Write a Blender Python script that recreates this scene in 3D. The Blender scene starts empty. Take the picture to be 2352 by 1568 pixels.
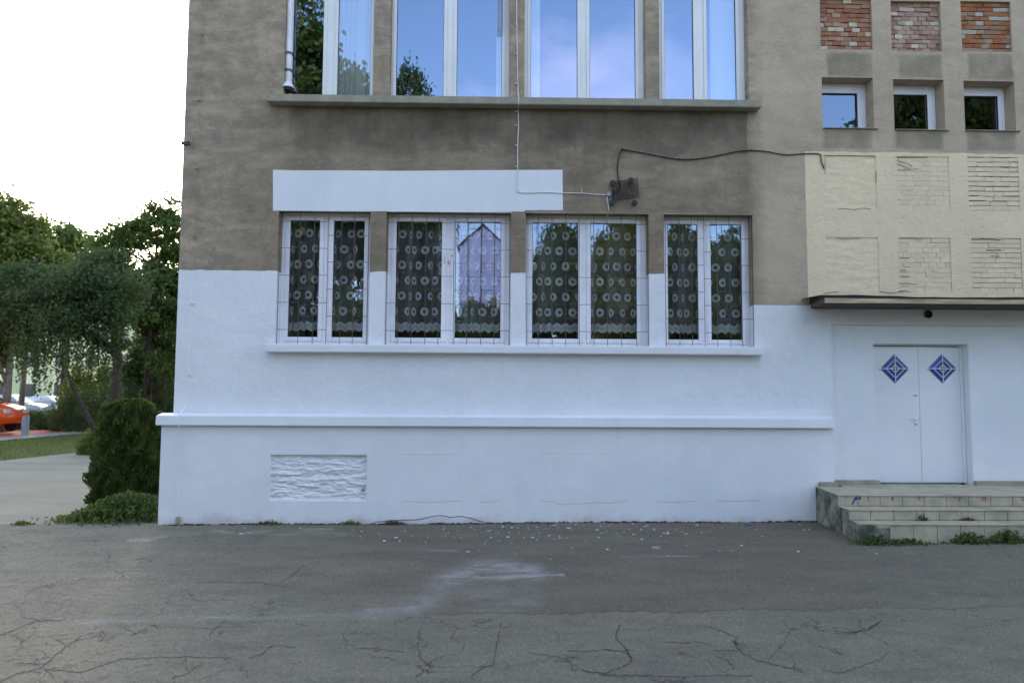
import bpy, bmesh, math, random
import numpy as np
from mathutils import Vector, Matrix, noise as mnoise

random.seed(7); rng = np.random.default_rng(7)
S = bpy.context.scene
C = S.collection
rad = math.radians

# ------------------------------------------------------------------ camera
F = 1633.0; CX, CY = 1176.0, 784.0           # focal length and centre in 2352x1568 picture units
CAM = Vector((0.0, -10.5, 1.95))
PITCH, YAW, ROLL = rad(3.89), rad(1.03), 0.0055
MROT = Matrix.Rotation(-YAW, 3, 'Z') @ Matrix.Rotation(math.pi/2 + PITCH, 3, 'X') @ Matrix.Rotation(ROLL, 3, 'Z')
cd = bpy.data.cameras.new('camera'); cam = bpy.data.objects.new('camera', cd); C.objects.link(cam)
cam.location = CAM; cam.rotation_euler = MROT.to_euler()
cd.sensor_width = 36; cd.lens = 36*F/2352; cd.clip_end = 3000
cd.dof.use_dof = True; cd.dof.focus_distance = 10.5; cd.dof.aperture_fstop = 1.25
S.camera = cam

# ------------------------------------------------------------------ world and sun
SUN_EL, SUN_AZ = rad(17), rad(-24)            # azimuth measured from +Y towards +X
w = bpy.data.worlds.new('World'); S.world = w; w.use_nodes = True
nt = w.node_tree; nd = nt.nodes; lk = nt.links; nd.clear()
out = nd.new('ShaderNodeOutputWorld'); bg = nd.new('ShaderNodeBackground')
sky = nd.new('ShaderNodeTexSky'); sky.sky_type = 'NISHITA'; sky.sun_disc = False
sky.sun_elevation = SUN_EL; sky.sun_rotation = SUN_AZ; sky.air_density = 1.0; sky.dust_density = 1.0; sky.ozone_density = 1.3
tc = nd.new('ShaderNodeTexCoord'); sep = nd.new('ShaderNodeSeparateXYZ'); lk.new(tc.outputs['Generated'], sep.inputs[0])
def wm(op, a, b=None):
    n = nd.new('ShaderNodeMath'); n.operation = op
    for i, v in enumerate((a, b)):
        if v is None: continue
        if isinstance(v, (int, float)): n.inputs[i].default_value = v
        else: lk.new(v, n.inputs[i])
    return n.outputs[0]
zz = wm('ADD', wm('MAXIMUM', sep.outputs[2], 0.0), 0.16)
cmb = nd.new('ShaderNodeCombineXYZ'); lk.new(wm('DIVIDE', sep.outputs[0], zz), cmb.inputs[0]); lk.new(wm('DIVIDE', sep.outputs[1], zz), cmb.inputs[1])
cn = nd.new('ShaderNodeTexNoise'); cn.inputs['Scale'].default_value = 1.15; cn.inputs['Detail'].default_value = 6; cn.inputs['Roughness'].default_value = .55
cn.inputs['Distortion'].default_value = .4
lk.new(cmb.outputs[0], cn.inputs['Vector'])
cr = nd.new('ShaderNodeValToRGB'); cr.color_ramp.elements[0].position = .46; cr.color_ramp.elements[1].position = .72
cr.color_ramp.elements[0].color = (0,0,0,1); cr.color_ramp.elements[1].color = (.65,.65,.65,1)
lk.new(cn.outputs['Fac'], cr.inputs[0])
mx = nd.new('ShaderNodeMix'); mx.data_type = 'RGBA'
lk.new(cr.outputs[0], mx.inputs['Factor']); lk.new(sky.outputs[0], mx.inputs['A']); mx.inputs['B'].default_value = (6.4, 5.8, 6.9, 1)
lk.new(mx.outputs['Result'], bg.inputs[0]); bg.inputs[1].default_value = 0.15; lk.new(bg.outputs[0], out.inputs[0])
sd = bpy.data.lights.new('sun', 'SUN'); sun = bpy.data.objects.new('sun', sd); C.objects.link(sun)
sd.energy = 1.2; sd.angle = rad(10); sd.color = (1, .93, .82)
sdir = Vector((math.sin(SUN_AZ)*math.cos(SUN_EL), math.cos(SUN_AZ)*math.cos(SUN_EL), math.sin(SUN_EL)))
sun.rotation_euler = (-sdir).to_track_quat('-Z', 'Y').to_euler(); sun.location = (0, 30, 40)
S.view_settings.view_transform = 'Standard'; S.view_settings.look = 'None'; S.view_settings.gamma = 1
S.view_settings.exposure = 2.0
S.cycles.max_bounces = 8; S.cycles.transparent_max_bounces = 16

# ------------------------------------------------------------------ picture <-> world
def ray(u, v): return MROT @ Vector(((u-CX)/F, -(v-CY)/F, -1))
def P(u, v, Y=0.0):
    d = ray(u, v); t = (Y-CAM.y)/d.y; p = CAM + d*t; return p.x, p.z
def PX(u, v, Y=0.0): return P(u, v, Y)[0]
def PZ(v, Y=0.0, u=1176): return P(u, v, Y)[1]
def G(u, v, z=0.0):
    d = ray(u, v); t = (z-CAM.z)/d.z; p = CAM + d*t; return p.x, p.y
def D(u, v, dist):            # point at given depth in front of the camera plane Y = -10.5+dist
    return P(u, v, -10.5+dist)
def uv_of(X, Y, Z):           # numpy projection
    m = np.array(MROT.transposed())
    d = np.stack([X-CAM.x, Y-CAM.y, Z-CAM.z]); c = np.tensordot(m, d, 1)
    return CX + F*c[0]/-c[2], CY - F*c[1]/-c[2]

# ------------------------------------------------------------------ object helpers
def tag(o, label=None, cat=None, group=None, kind=None):
    if label: o['label'] = label
    if cat: o['category'] = cat
    if group: o['group'] = group
    if kind: o['kind'] = kind
    return o
def empty(name, loc=(0,0,0), label=None, cat=None, group=None, rz=0):
    o = bpy.data.objects.new(name, None); C.objects.link(o); o.location = loc; o.rotation_euler = (0,0,rz); o.empty_display_size = .1
    return tag(o, label, cat, group)
def link(name, me, mat=None, parent=None, **kw):
    o = bpy.data.objects.new(name, me); C.objects.link(o)
    if mat is not None and not me.materials:
        for m in (mat if isinstance(mat, (list, tuple)) else [mat]): me.materials.append(m)
    if parent is not None: o.parent = parent
    return tag(o, **kw)
class MB:
    """collects boxes, tubes, quads; builds ONE mesh"""
    def __init__(s): s.v = []; s.f = []; s.m = []; s.mi = 0
    def add(s, vs, fs):
        b = len(s.v); s.v += [tuple(p) for p in vs]; s.f += [tuple(b+i for i in f) for f in fs]; s.m += [s.mi]*len(fs); return s
    def box(s, x0, x1, y0, y1, z0, z1, j=0):
        vs = [(x,y,z) for z in (z0,z1) for y in (y0,y1) for x in (x0,x1)]
        if j: vs = [tuple(c+random.uniform(-j,j) for c in p) for p in vs]
        return s.add(vs, [(0,2,3,1),(4,5,7,6),(0,1,5,4),(2,6,7,3),(0,4,6,2),(1,3,7,5)])
    def prism(s, poly, axis, a, b):
        """poly 2-D ccw; axis 'y': poly in xz extruded a..b along y; 'z': poly in xy extruded along z; 'x': poly in yz"""
        n = len(poly)
        mk = {'y': lambda p,t:(p[0],t,p[1]), 'z': lambda p,t:(p[0],p[1],t), 'x': lambda p,t:(t,p[0],p[1])}[axis]
        vs = [mk(p,a) for p in poly] + [mk(p,b) for p in poly]
        fs = [tuple(range(n)), tuple(range(2*n-1, n-1, -1))] + [(i, i+n, (i+1)%n+n, (i+1)%n) for i in range(n)]
        return s.add(vs, fs)
    def tube(s, pts, r, n=6, cap=True):
        pts = [Vector(p) for p in pts]; k = len(pts)
        rs = r if isinstance(r, (list, tuple)) else [r]*k
        vs = []; ref = Vector((0,0,1))
        for i, p in enumerate(pts):
            t = (pts[min(i+1,k-1)] - pts[max(i-1,0)]).normalized()
            if abs(t.dot(ref)) > .95: ref = Vector((1,0,0)) if abs(t.x) < .9 else Vector((0,1,0))
            a = t.cross(ref).normalized(); b = t.cross(a)
            for q in range(n):
                an = 2*math.pi*q/n; vs.append(p + (a*math.cos(an)+b*math.sin(an))*rs[i])
        fs = [(i*n+q, i*n+(q+1)%n, (i+1)*n+(q+1)%n, (i+1)*n+q) for i in range(k-1) for q in range(n)]
        if cap: fs += [tuple(range(n-1,-1,-1)), tuple(range((k-1)*n, k*n))]
        return s.add(vs, fs)
    def disc_y(s, x, z, y, r, n=16):
        return s.add([(x+r*math.cos(2*math.pi*i/n), y, z+r*math.sin(2*math.pi*i/n)) for i in range(n)], [tuple(range(n))])
    def lathe(s, c, prof, axis='z', n=16):
        vs = []
        for (r, h) in prof:
            for q in range(n):
                a = 2*math.pi*q/n; x, y = r*math.cos(a), r*math.sin(a)
                vs.append((c[0]+x, c[1]+y, c[2]+h) if axis == 'z' else (c[0]+x, c[1]+h, c[2]+y) if axis == 'y' else (c[0]+h, c[1]+x, c[2]+y))
        k = len(prof)
        fs = [(i*n+q, i*n+(q+1)%n, (i+1)*n+(q+1)%n, (i+1)*n+q) for i in range(k-1) for q in range(n)]
        fs += [tuple(range(n-1,-1,-1)), tuple(range((k-1)*n, k*n))]
        return s.add(vs, fs)
    def mesh(s, name, mat=None, bevel=0, smooth=False, seg=2):
        me = bpy.data.meshes.new(name); me.from_pydata(s.v, [], s.f)
        if mat is not None:
            for m in (mat if isinstance(mat, (list,tuple)) else [mat]): me.materials.append(m)
        if any(s.m): me.polygons.foreach_set('material_index', s.m)
        bm = bmesh.new(); bm.from_mesh(me); bmesh.ops.recalc_face_normals(bm, faces=bm.faces)
        if bevel: bmesh.ops.bevel(bm, geom=bm.edges[:], offset=bevel, segments=seg, affect='EDGES', clamp_overlap=True)
        bm.to_mesh(me); bm.free()
        if smooth: me.polygons.foreach_set('use_smooth', [True]*len(me.polygons))
        me.update(); return me
    def obj(s, name, mat, parent=None, bevel=0, smooth=False, seg=2, **kw):
        return link(name, s.mesh(name, mat, bevel, smooth, seg), None, parent, **kw)
def fast_mesh(name, V, Q, mat=None):
    """numpy verts (n,3), faces (m,k)"""
    me = bpy.data.meshes.new(name); V = np.asarray(V, dtype=np.float32); Q = np.asarray(Q, dtype=np.int32); k = Q.shape[1]
    me.vertices.add(len(V)); me.vertices.foreach_set('co', V.ravel())
    me.loops.add(Q.size); me.loops.foreach_set('vertex_index', Q.ravel())
    me.polygons.add(len(Q)); me.polygons.foreach_set('loop_start', np.arange(0, Q.size, k, dtype=np.int32))
    try: me.polygons.foreach_set('loop_total', np.full(len(Q), k, dtype=np.int32))
    except Exception: pass
    me.update(calc_edges=True)
    if mat is not None: me.materials.append(mat)
    return me
def grid_mesh(name, xs, ys, fn, mat=None, smooth=True):
    X, Y = np.meshgrid(xs, ys); V = np.stack(fn(X, Y), -1).reshape(-1, 3); nx, ny = len(xs), len(ys)
    i, j = np.meshgrid(np.arange(nx-1), np.arange(ny-1)); a = (j*nx+i).ravel()
    me = fast_mesh(name, V, np.stack([a, a+1, a+nx+1, a+nx], 1), mat)
    if smooth: me.polygons.foreach_set('use_smooth', [True]*len(me.polygons))
    return me

# ------------------------------------------------------------------ materials
class M_:
    def __init__(s, name, rough=.8, spec=.3):
        s.mat = bpy.data.materials.new(name); s.mat.use_nodes = True; s.t = s.mat.node_tree; s.n = s.t.nodes
        s.b = s.n['Principled BSDF']; s.b.inputs['Roughness'].default_value = rough; s.b.inputs['Specular IOR Level'].default_value = spec
        s.out = s.n['Material Output']; s._co = None
    def set(s, inp, v):
        if isinstance(v, (int, float)): inp.default_value = v
        elif isinstance(v, tuple): inp.default_value = v if len(v) == 4 or inp.type == 'VECTOR' else v+(1,)
        else: s.t.links.new(v, inp)
    def co(s):
        if not s._co: s._co = s.n.new('ShaderNodeTexCoord').outputs['Object']
        return s._co
    def xyz(s):
        q = s.n.new('ShaderNodeSeparateXYZ'); s.set(q.inputs[0], s.co()); return q.outputs
    def mapv(s, scale, v=None):
        m = s.n.new('ShaderNodeMapping'); s.set(m.inputs[0], v or s.co()); m.inputs['Scale'].default_value = scale; return m.outputs[0]
    def noise(s, scale, detail=4, rough=.55, v=None, dist=0):
        q = s.n.new('ShaderNodeTexNoise'); q.inputs['Scale'].default_value = scale; q.inputs['Detail'].default_value = detail
        q.inputs['Roughness'].default_value = rough; q.inputs['Distortion'].default_value = dist; s.set(q.inputs['Vector'], v or s.co()); return q.outputs['Fac']
    def vor(s, scale, feature='F1', v=None, rnd=1):
        q = s.n.new('ShaderNodeTexVoronoi'); q.feature = feature; q.inputs['Scale'].default_value = scale; s.set(q.inputs['Vector'], v or s.co()); q.inputs['Randomness'].default_value = rnd
        return q.outputs['Distance']
    def m(s, op, a, b=None, c=None, clamp=False):
        q = s.n.new('ShaderNodeMath'); q.operation = op; q.use_clamp = clamp
        for i, v in enumerate((a, b, c)):
            if v is not None: s.set(q.inputs[i], v)
        return q.outputs[0]
    def rng(s, v, a, b, c=0., d=1.):
        q = s.n.new('ShaderNodeMapRange'); s.set(q.inputs[0], v); q.inputs[1].default_value = a; q.inputs[2].default_value = b; q.inputs[3].default_value = c; q.inputs[4].default_value = d
        return q.outputs[0]
    def mix(s, f, a, b, blend='MIX'):
        q = s.n.new('ShaderNodeMix'); q.data_type = 'RGBA'; q.blend_type = blend; s.set(q.inputs['Factor'], f); s.set(q.inputs['A'], a); s.set(q.inputs['B'], b); return q.outputs['Result']
    def ramp(s, f, stops):
        q = s.n.new('ShaderNodeValToRGB'); e = q.color_ramp.elements
        while len(e) < len(stops): e.new(.5)
        for el, (p, c) in zip(e, stops): el.position = p; el.color = c+(1,)
        s.set(q.inputs[0], f); return q.outputs[0]
    def bump(s, h, strength=.3, dist=.01):
        q = s.n.new('ShaderNodeBump'); q.inputs['Strength'].default_value = strength; q.inputs['Distance'].default_value = dist; s.set(q.inputs['Height'], h); s.t.links.new(q.outputs[0], s.b.inputs['Normal'])
    def col(s, c): s.set(s.b.inputs['Base Color'], c); return s
    def attr(s, name):
        q = s.n.new('ShaderNodeAttribute'); q.attribute_name = name; return q.outputs['Fac']
    def orand(s): return s.n.new('ShaderNodeObjectInfo').outputs['Random']
    def irand(s): return s.n.new('ShaderNodeNewGeometry').outputs['Random Per Island']

def simple(name, c, rough=.7, spec=.3, var=.12, scale=6, bump=0, metal=0):
    m = M_(name, rough, spec)
    n = m.noise(scale, 5)
    f = m.rng(n, .3, .7, 1-var, 1+var)
    v = m.n.new('ShaderNodeVectorMath'); v.operation = 'SCALE'; v.inputs[0].default_value = c; m.set(v.inputs['Scale'], f)
    m.col(v.outputs[0]); m.b.inputs['Metallic'].default_value = metal
    if bump: m.bump(m.noise(scale*12, 4), bump, .004)
    return m.mat

# key levels on the facade
Z_PAINT_L = PZ(626); Z_PAINT_R = PZ(700, 0, 1790); X_OPEN_R = PX(1731, 700)
Z_BEIGE_T = PZ(351, 0, 2100); X_BEIGE = PX(1852, 500)
Z_CAN = PZ(692, 0, 2100)
X_L = PX(402, 850)                                            # left corner of the building
X_DL, X_DR = PX(634, 600), PX(1727, 600)

def white_colour(m):
    n1 = m.noise(1.1, 5, .6); n2 = m.noise(9, 4)
    base = m.mix(m.rng(n1, .35, .7), (0.775,0.785,0.799), (0.710,0.722,0.741))
    base = m.mix(m.rng(n2, .55, .8, 0, .35), base, (0.700,0.700,0.712))
    pz = m.noise(.55, 7, .62, m.mapv((1,1,1.5)), .8); base = m.mix(m.rng(pz, .5, .62, 0, .45), base, (0.680,0.700,0.726))
    # vertical run marks and patches of thinner paint
    st = m.noise(2.2, 5, .6, m.mapv((2.2, 1, .25)))
    return m.mix(m.rng(st, .58, .8, 0, .4), base, (0.650,0.650,0.673))
def splash(m, c):
    x, y, z = m.xyz()
    d = m.m('ADD', z, m.rng(m.noise(4, 6, .65), .3, .7, -.10, .12))
    return m.mix(m.m('MULTIPLY', m.rng(d, .02, .16, 1, 0), .45), c, (.40,.36,.29))
def stucco_colour(m):
    n1 = m.noise(.9, 6, .62); n2 = m.noise(6, 6, .65); n3 = m.noise(60, 3)
    c = m.mix(m.rng(n1, .3, .7), (0.531,0.412,0.290), (0.362,0.278,0.189))
    c = m.mix(m.rng(n2, .42, .70, 0, .65), c, (0.240,0.184,0.125))
    c = m.mix(m.rng(n3, .5, .7, 0, .4), c, (0.621,0.500,0.379))
    diag = m.noise(2.6, 5, .6, m.mapv((.6, 1, 1.9)), .6)
    mot = m.noise(3.4, 7, .68, m.mapv((1,1,1.35)), .9); mo2 = m.noise(1.5, 8, .7, m.mapv((1.2,1,.8)), .5); c = m.mix(m.rng(mo2, .40, .56, .6, 0), c, (.25,.22,.17)); c = m.mix(m.rng(mot, .42, .60, .6, 0), c, (0.233,0.198,0.150))
    gr = m.noise(24, 4, .7); c = m.mix(m.rng(gr, .48, .68, 0, .38), c, (0.244,0.209,0.167))
    return m.mix(m.rng(diag, .47, .7, 0, .6), c, (0.582,0.453,0.339))

def mat_wall():
    m = M_('facade_render', .93, .15)
    x, y, z = m.xyz()
    wob = m.rng(m.noise(3, 4), .3, .7, -.012, .012); xw = m.m('ADD', x, wob); zw = m.m('ADD', z, wob)
    def gt(a, b, w=.006): return m.m('ADD', m.m('DIVIDE', m.m('SUBTRACT', a, b), w), .5, clamp=True)
    def lt(a, b, w=.006): return m.m('ADD', m.m('DIVIDE', m.m('SUBTRACT', b, a), w), .5, clamp=True)
    def rect(x0, x1, z0, z1, w=.006): return m.m('MULTIPLY', m.m('MULTIPLY', gt(xw,x0,w), lt(xw,x1,w)), m.m('MULTIPLY', gt(zw,z0,w), lt(zw,z1,w)))
    white = white_colour(m); stc = stucco_colour(m)
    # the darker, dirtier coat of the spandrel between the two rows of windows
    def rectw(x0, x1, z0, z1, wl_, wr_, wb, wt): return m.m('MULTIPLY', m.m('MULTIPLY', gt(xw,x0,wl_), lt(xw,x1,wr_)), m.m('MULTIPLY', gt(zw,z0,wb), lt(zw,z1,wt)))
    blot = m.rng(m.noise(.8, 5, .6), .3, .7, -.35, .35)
    grime_shade = m.m('MAXIMUM', m.m('MULTIPLY', rectw(X_DL-.45, X_DR+.35, PZ(900), PZ(236), 1.3, .9, .1, .05), .62), m.m('MULTIPLY', rectw(X_DL+.1, X_DR-.02, PZ(366), PZ(236), .35, .07, 1.0, .03), 1.3))  # stronger upper band: dirt plus shade painted in below the upper sill
    grime_shade = m.m('MULTIPLY', grime_shade, m.rng(m.noise(1.1, 5, .62), .3, .6, .55, 1.0))
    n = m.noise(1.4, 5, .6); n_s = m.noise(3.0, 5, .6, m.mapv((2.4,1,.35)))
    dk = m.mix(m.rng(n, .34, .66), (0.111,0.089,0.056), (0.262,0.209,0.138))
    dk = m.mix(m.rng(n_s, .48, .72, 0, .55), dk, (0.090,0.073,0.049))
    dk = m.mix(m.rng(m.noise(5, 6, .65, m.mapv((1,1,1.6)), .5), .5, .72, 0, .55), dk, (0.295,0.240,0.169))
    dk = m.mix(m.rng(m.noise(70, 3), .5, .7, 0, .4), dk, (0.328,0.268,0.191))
    dk = m.mix(m.m('MULTIPLY', m.m('GREATER_THAN', grime_shade, .7), m.rng(m.noise(1.6, 6, .62), .3, .62, .75, .25)), dk, (0.085,0.076,0.063))
    stc = m.mix(m.m('MULTIPLY', grime_shade, .95, clamp=True), stc, dk)
    stc = m.mix(m.m('MULTIPLY', gt(x, X_OPEN_R+.08, .3), m.rng(m.noise(1.3,4), .3,.7,.35,.85)), stc, (0.576,0.456,0.328))
    # soot stains under the niches and small windows
    so = None
    for (a, b, v0, v1) in ((1900,2003,122,176),(2066,2164,126,180),(2224,2326,124,184),(1893,2003,300,341),(2058,2166,303,343),(2222,2332,305,346)):
        um = (a+b)/2
        r_ = rect(PX(a,(v0+v1)/2), PX(b,(v0+v1)/2), PZ(v1,0,um), PZ(v0,0,um), .05)
        so = r_ if so is None else m.m('MAXIMUM', so, r_)
    stc = m.mix(m.m('MULTIPLY', so, m.rng(m.noise(2.5, 5, .6), .3, .62, .25, .75)), stc, (.20,.175,.12))
    # beige panel over the canopy
    bg_ = m.mix(m.rng(m.noise(1.6, 5), .3, .7), (0.854,0.680,0.455), (0.768,0.623,0.420))
    bg_ = m.mix(m.rng(m.noise(14, 5), .55, .8, 0, .5), bg_, (0.661,0.534,0.361))
    c = m.mix(m.m('MULTIPLY', gt(xw, X_BEIGE), m.m('MULTIPLY', lt(zw, Z_BEIGE_T), gt(z, Z_CAN-.02))), stc, bg_)
    wl = m.m('MULTIPLY', lt(zw, Z_PAINT_L), lt(x, X_OPEN_R)); wr = lt(zw, Z_PAINT_R)
    wmask = m.m('MAXIMUM', wl, wr)
    c = m.mix(wmask, c, white)
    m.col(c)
    fine = m.m('ADD', m.m('MULTIPLY', m.noise(26, 6, .75), m.rng(wmask, 0, 1, 1, .35)), m.m('MULTIPLY', m.noise(5, 3), 1.2))
    m.bump(fine, .8, .022)
    return m.mat
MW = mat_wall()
def mat_white(name='white_masonry_paint'):
    m = M_(name, .85, .2); m.col(splash(m, white_colour(m))); m.bump(m.m('ADD', m.noise(40, 4), m.m('MULTIPLY', m.noise(4, 3), 2)), .4, .008); return m.mat
WH = mat_white()
def mat_conc():
    m = M_('grey_concrete_sill', .9, .2); n = m.noise(5, 6, .6)
    c = m.mix(m.rng(n, .3, .7), (0.376,0.345,0.259), (0.257,0.242,0.187)); m.col(m.mix(m.rng(m.noise(25,4), .55,.8,0,.5), c, (0.129,0.116,0.090))); m.bump(m.noise(60,4), .4, .006); return m.mat
CONC = mat_conc()
PVC = simple('white_plastic_frame', (.78,.78,.76), .35, .4, .05, 2)
PVC2 = simple('weathered_white_frame', (.80,.79,.82), .45, .4, .10, 3)
DARKIN = simple('dim_interior_paint', (.07,.08,.075), .9, .1)
FLOORIN = simple('interior_boards', (.06,.055,.045), .6, .2)
SEAL = simple('black_rubber_seal', (.02,.02,.022), .6)
RUST = simple('thin_rusted_wire', (.13,.085,.06), .7, .3, .3, 30)
BLACKR = simple('black_cable_rubber', (.018,.018,.018), .6)
WCABLE = simple('white_cable_sheath', (.68,.68,.66), .5)
def glass(name, refl, tint=(.93,.95,.94)):
    m = M_(name); n = m.n; tr = n.new('ShaderNodeBsdfTransparent'); tr.inputs[0].default_value = tint+(1,)
    gl = n.new('ShaderNodeBsdfGlossy'); gl.inputs['Roughness'].default_value = .004; gl.inputs['Color'].default_value = (.66,.75,1,1)
    # large, very slight waviness of the float glass
    bp = n.new('ShaderNodeBump'); bp.inputs['Strength'].default_value = .05; bp.inputs['Distance'].default_value = .01; m.set(bp.inputs['Height'], m.noise(1.6, 2)); m.t.links.new(bp.outputs[0], gl.inputs['Normal'])
    lw = n.new('ShaderNodeLayerWeight'); lw.inputs[0].default_value = .12
    f = m.m('ADD', m.m('MULTIPLY', lw.outputs['Fresnel'], .6), refl, clamp=True)
    ms = n.new('ShaderNodeMixShader'); m.set(ms.inputs[0], f); m.t.links.new(tr.outputs[0], ms.inputs[1]); m.t.links.new(gl.outputs[0], ms.inputs[2]); m.t.links.new(ms.outputs[0], m.out.inputs[0])
    return m.mat
GLASS_U = glass('coated_window_glass', .34)
GLASS_L = glass('window_glass', .20); GLASS_D = glass('plain_window_glass', .09)

# ================================================================== SETTING: ground
def zg(X, Y):
    """slightly uneven yard, a little higher on the right"""
    X = np.asarray(X, float); Y = np.asarray(Y, float)
    base = np.clip((X+6)/12, -.1, 1.15)
    k = np.clip((Y+9)/9, 0, 1)
    return (Z0L + (Z0R-Z0L)*base)*k + .006*np.sin(X*1.3+Y*.7) + .004*np.sin(Y*2.1-X*.4)
Z0L = PZ(1206, -.12, 500); Z0R = PZ(1195, -.12, 1870)
Z0L, Z0R = Z0L - (Z0R-Z0L)*.12, Z0R + (Z0R-Z0L)*.12

def polydist(U, V, pts):
    best = np.full(U.shape, 1e9); 
    for (a, b), (c, d) in zip(pts[:-1], pts[1:]):
        dx, dy = c-a, d-b; L = dx*dx+dy*dy+1e-9
        t = np.clip(((U-a)*dx+(V-b)*dy)/L, 0, 1); best = np.minimum(best, np.hypot(U-a-t*dx, V-b-t*dy))
    return best
def jag(pts, amp=.03, sub=5):
    o = []
    for p, q in zip(pts[:-1], pts[1:]):
        for k in range(sub):
            t = k/sub; j = 0 if k == 0 else amp; o.append((p[0]+(q[0]-p[0])*t+random.uniform(-j,j), p[1]+(q[1]-p[1])*t+random.uniform(-j,j)))
    o.append(pts[-1]); return o

def mat_asphalt():
    m = M_('cracked_asphalt', .92, .2)
    fine = m.noise(160, 3, .7); mid = m.noise(5, 6, .6, m.mapv((.55,1,1))); big = m.noise(.7, 5, .6, m.mapv((.5,1,1)))
    c = m.mix(m.rng(big, .3, .7), (0.248,0.233,0.154), (0.200,0.188,0.130))
    c = m.mix(m.rng(mid, .48, .75, 0, .65), c, (0.120,0.119,0.088))
    dk = m.mix(m.rng(m.noise(2.2, 6, .65, m.mapv((.35,1,1))), .35, .7), (0.109,0.098,0.070), (0.191,0.166,0.113))
    c = m.mix(m.attr('dark'), c, dk)
    bl = m.noise(1.9, 7, .68, m.mapv((.42,1.25,1)), .7); c = m.mix(m.rng(bl, .46, .64, 0, .5), c, (0.092,0.089,0.078))
    gr = m.noise(42, 5, .75); c = m.mix(m.rng(gr, .46, .62, .5, 0), c, (0.070,0.066,0.057)); c = m.mix(m.rng(m.noise(55, 3, .6), .58, .70, 0, .55), c, (0.389,0.360,0.285))
    c = m.mix(m.rng(fine, .5, .68, 0, .75), c, (0.324,0.288,0.216))
    chips = m.vor(38); c = m.mix(m.m('MULTIPLY', m.rng(chips, .08, .12, .8, 0), m.rng(m.noise(3,3), .45,.6)), c, (.30,.28,.24))
    c = m.mix(m.m('MULTIPLY', m.attr('wash'), m.rng(m.noise(5, 7, .75, m.mapv((.45,1,1)), 1.0), .38, .66, .08, 1)), c, (.52,.51,.49))
    # fine net of hair cracks on the older coat
    warp = m.n.new('ShaderNodeVectorMath'); warp.operation = 'ADD'; wn = m.n.new('ShaderNodeTexNoise'); wn.inputs['Scale'].default_value = 2.5; wn.inputs['Detail'].default_value = 5
    m.set(wn.inputs['Vector'], m.co()); sc = m.n.new('ShaderNodeVectorMath'); sc.operation = 'SCALE'; m.set(sc.inputs[0], wn.outputs['Color']); sc.inputs['Scale'].default_value = .55
    m.set(warp.inputs[0], m.co()); m.set(warp.inputs[1], sc.outputs[0])
    hair = m.vor(1.15, 'DISTANCE_TO_EDGE', warp.outputs[0])
    hm = m.m('MULTIPLY', m.rng(hair, .002, .008, .9, 0), m.rng(m.noise(1.3, 3), .40, .55))
    crk = m.m('MAXIMUM', m.m('MULTIPLY', hm, m.rng(m.attr('dark'), 0, .6, .55, 0)), m.attr('crack'))
    c = m.mix(crk, c, (.028,.027,.026)); m.col(c)
    h = m.m('SUBTRACT', m.m('ADD', m.m('ADD', m.m('MULTIPLY', fine, .5), m.m('MULTIPLY', gr, 1.0)), m.m('MULTIPLY', mid, .8)), m.m('MULTIPLY', crk, 3))
    m.bump(h, .7, .012)
    return m.mat
ASPH = mat_asphalt()
xs = np.linspace(-8.6, 10.6, 860); ys = np.linspace(-7.0, .06, 420)
me = grid_mesh('asphalt_yard', xs, ys, lambda X, Y: (X, Y, zg(X, Y)), ASPH)
XX, YY = np.meshgrid(xs, ys); U, V = uv_of(XX, YY, zg(XX, YY)); 
def ss(a, b, x): t = np.clip((x-a)/(b-a), 0, 1); return t*t*(3-2*t)
nz = np.array([mnoise.noise(Vector((x*.9, y*2.2, 3.3))) for y in ys[::6] for x in xs[::6]]).reshape(len(ys[::6]), len(xs[::6]))
nz = np.kron(nz, np.ones((6,6)))[:len(ys), :len(xs)]
ker = np.ones(9)/9
for ax in (0,1): nz = np.apply_along_axis(lambda r: np.convolve(np.pad(r, 4, 'edge'), ker, 'valid'), ax, nz)
edge = 1408 - (U-1176)*.0135 + 2.5*np.sin(U*.021) + 1.5*np.sin(U*.11)
dark = (1-ss(-1.2, 1.2, V-edge))*ss(560, 1150, U+260*nz+ (1408-V)*1.2)*(1-.75*ss(1750, 2350, U+200*nz))
dark = np.clip(dark*(.82+.6*nz), 0, 1)
wash = np.zeros_like(U)
def addw(pts, w0, s):
    global wash
    wash = np.maximum(wash, s*np.exp(-(polydist(U, V*2.0, [(a, b*2.0) for a, b in pts])/w0)**2))
addw([(180,1428),(420,1420),(620,1417),(780,1411),(880,1403)], 13, .26)
addw([(860,1406),(940,1398),(985,1376),(1015,1345),(1060,1318)], 34, .42)
addw([(1030,1330),(1090,1308),(1140,1300),(1190,1306),(1225,1316)], 34, .6)
addw([(1090,1322),(1150,1327),(1200,1322),(1240,1321)], 14, .7)
addw([(1225,1321),(1262,1319),(1292,1319.5)], 5, .9)
addw([(1200,1335),(1218,1355),(1212,1378),(1180,1392),(1120,1397)], 34, .22)
addw([(1050,1345),(1100,1360),(1150,1355)], 40, .28)
addw([(620,1230),(700,1222),(790,1226)], 9, .35); addw([(300,1240),(345,1238),(380,1230)], 7, .5)
addw([(495,1218),(530,1222)], 5, .6); addw([(570,1222),(620,1219)], 6, .5); addw([(700,1216),(760,1214)], 6, .55)
addw([(905,1258),(960,1262),(1050,1264)], 5, .3); addw([(1430,1278),(1600,1276)], 5, .3); addw([(2080,1268),(2100,1270)], 9, .25)
addw([(2140,1362),(2165,1368)], 10, .3)
wash *= .8*(.5+1.1*np.clip(nz+.4, 0, 1))
crack = np.zeros_like(U); CRACKS = []
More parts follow.
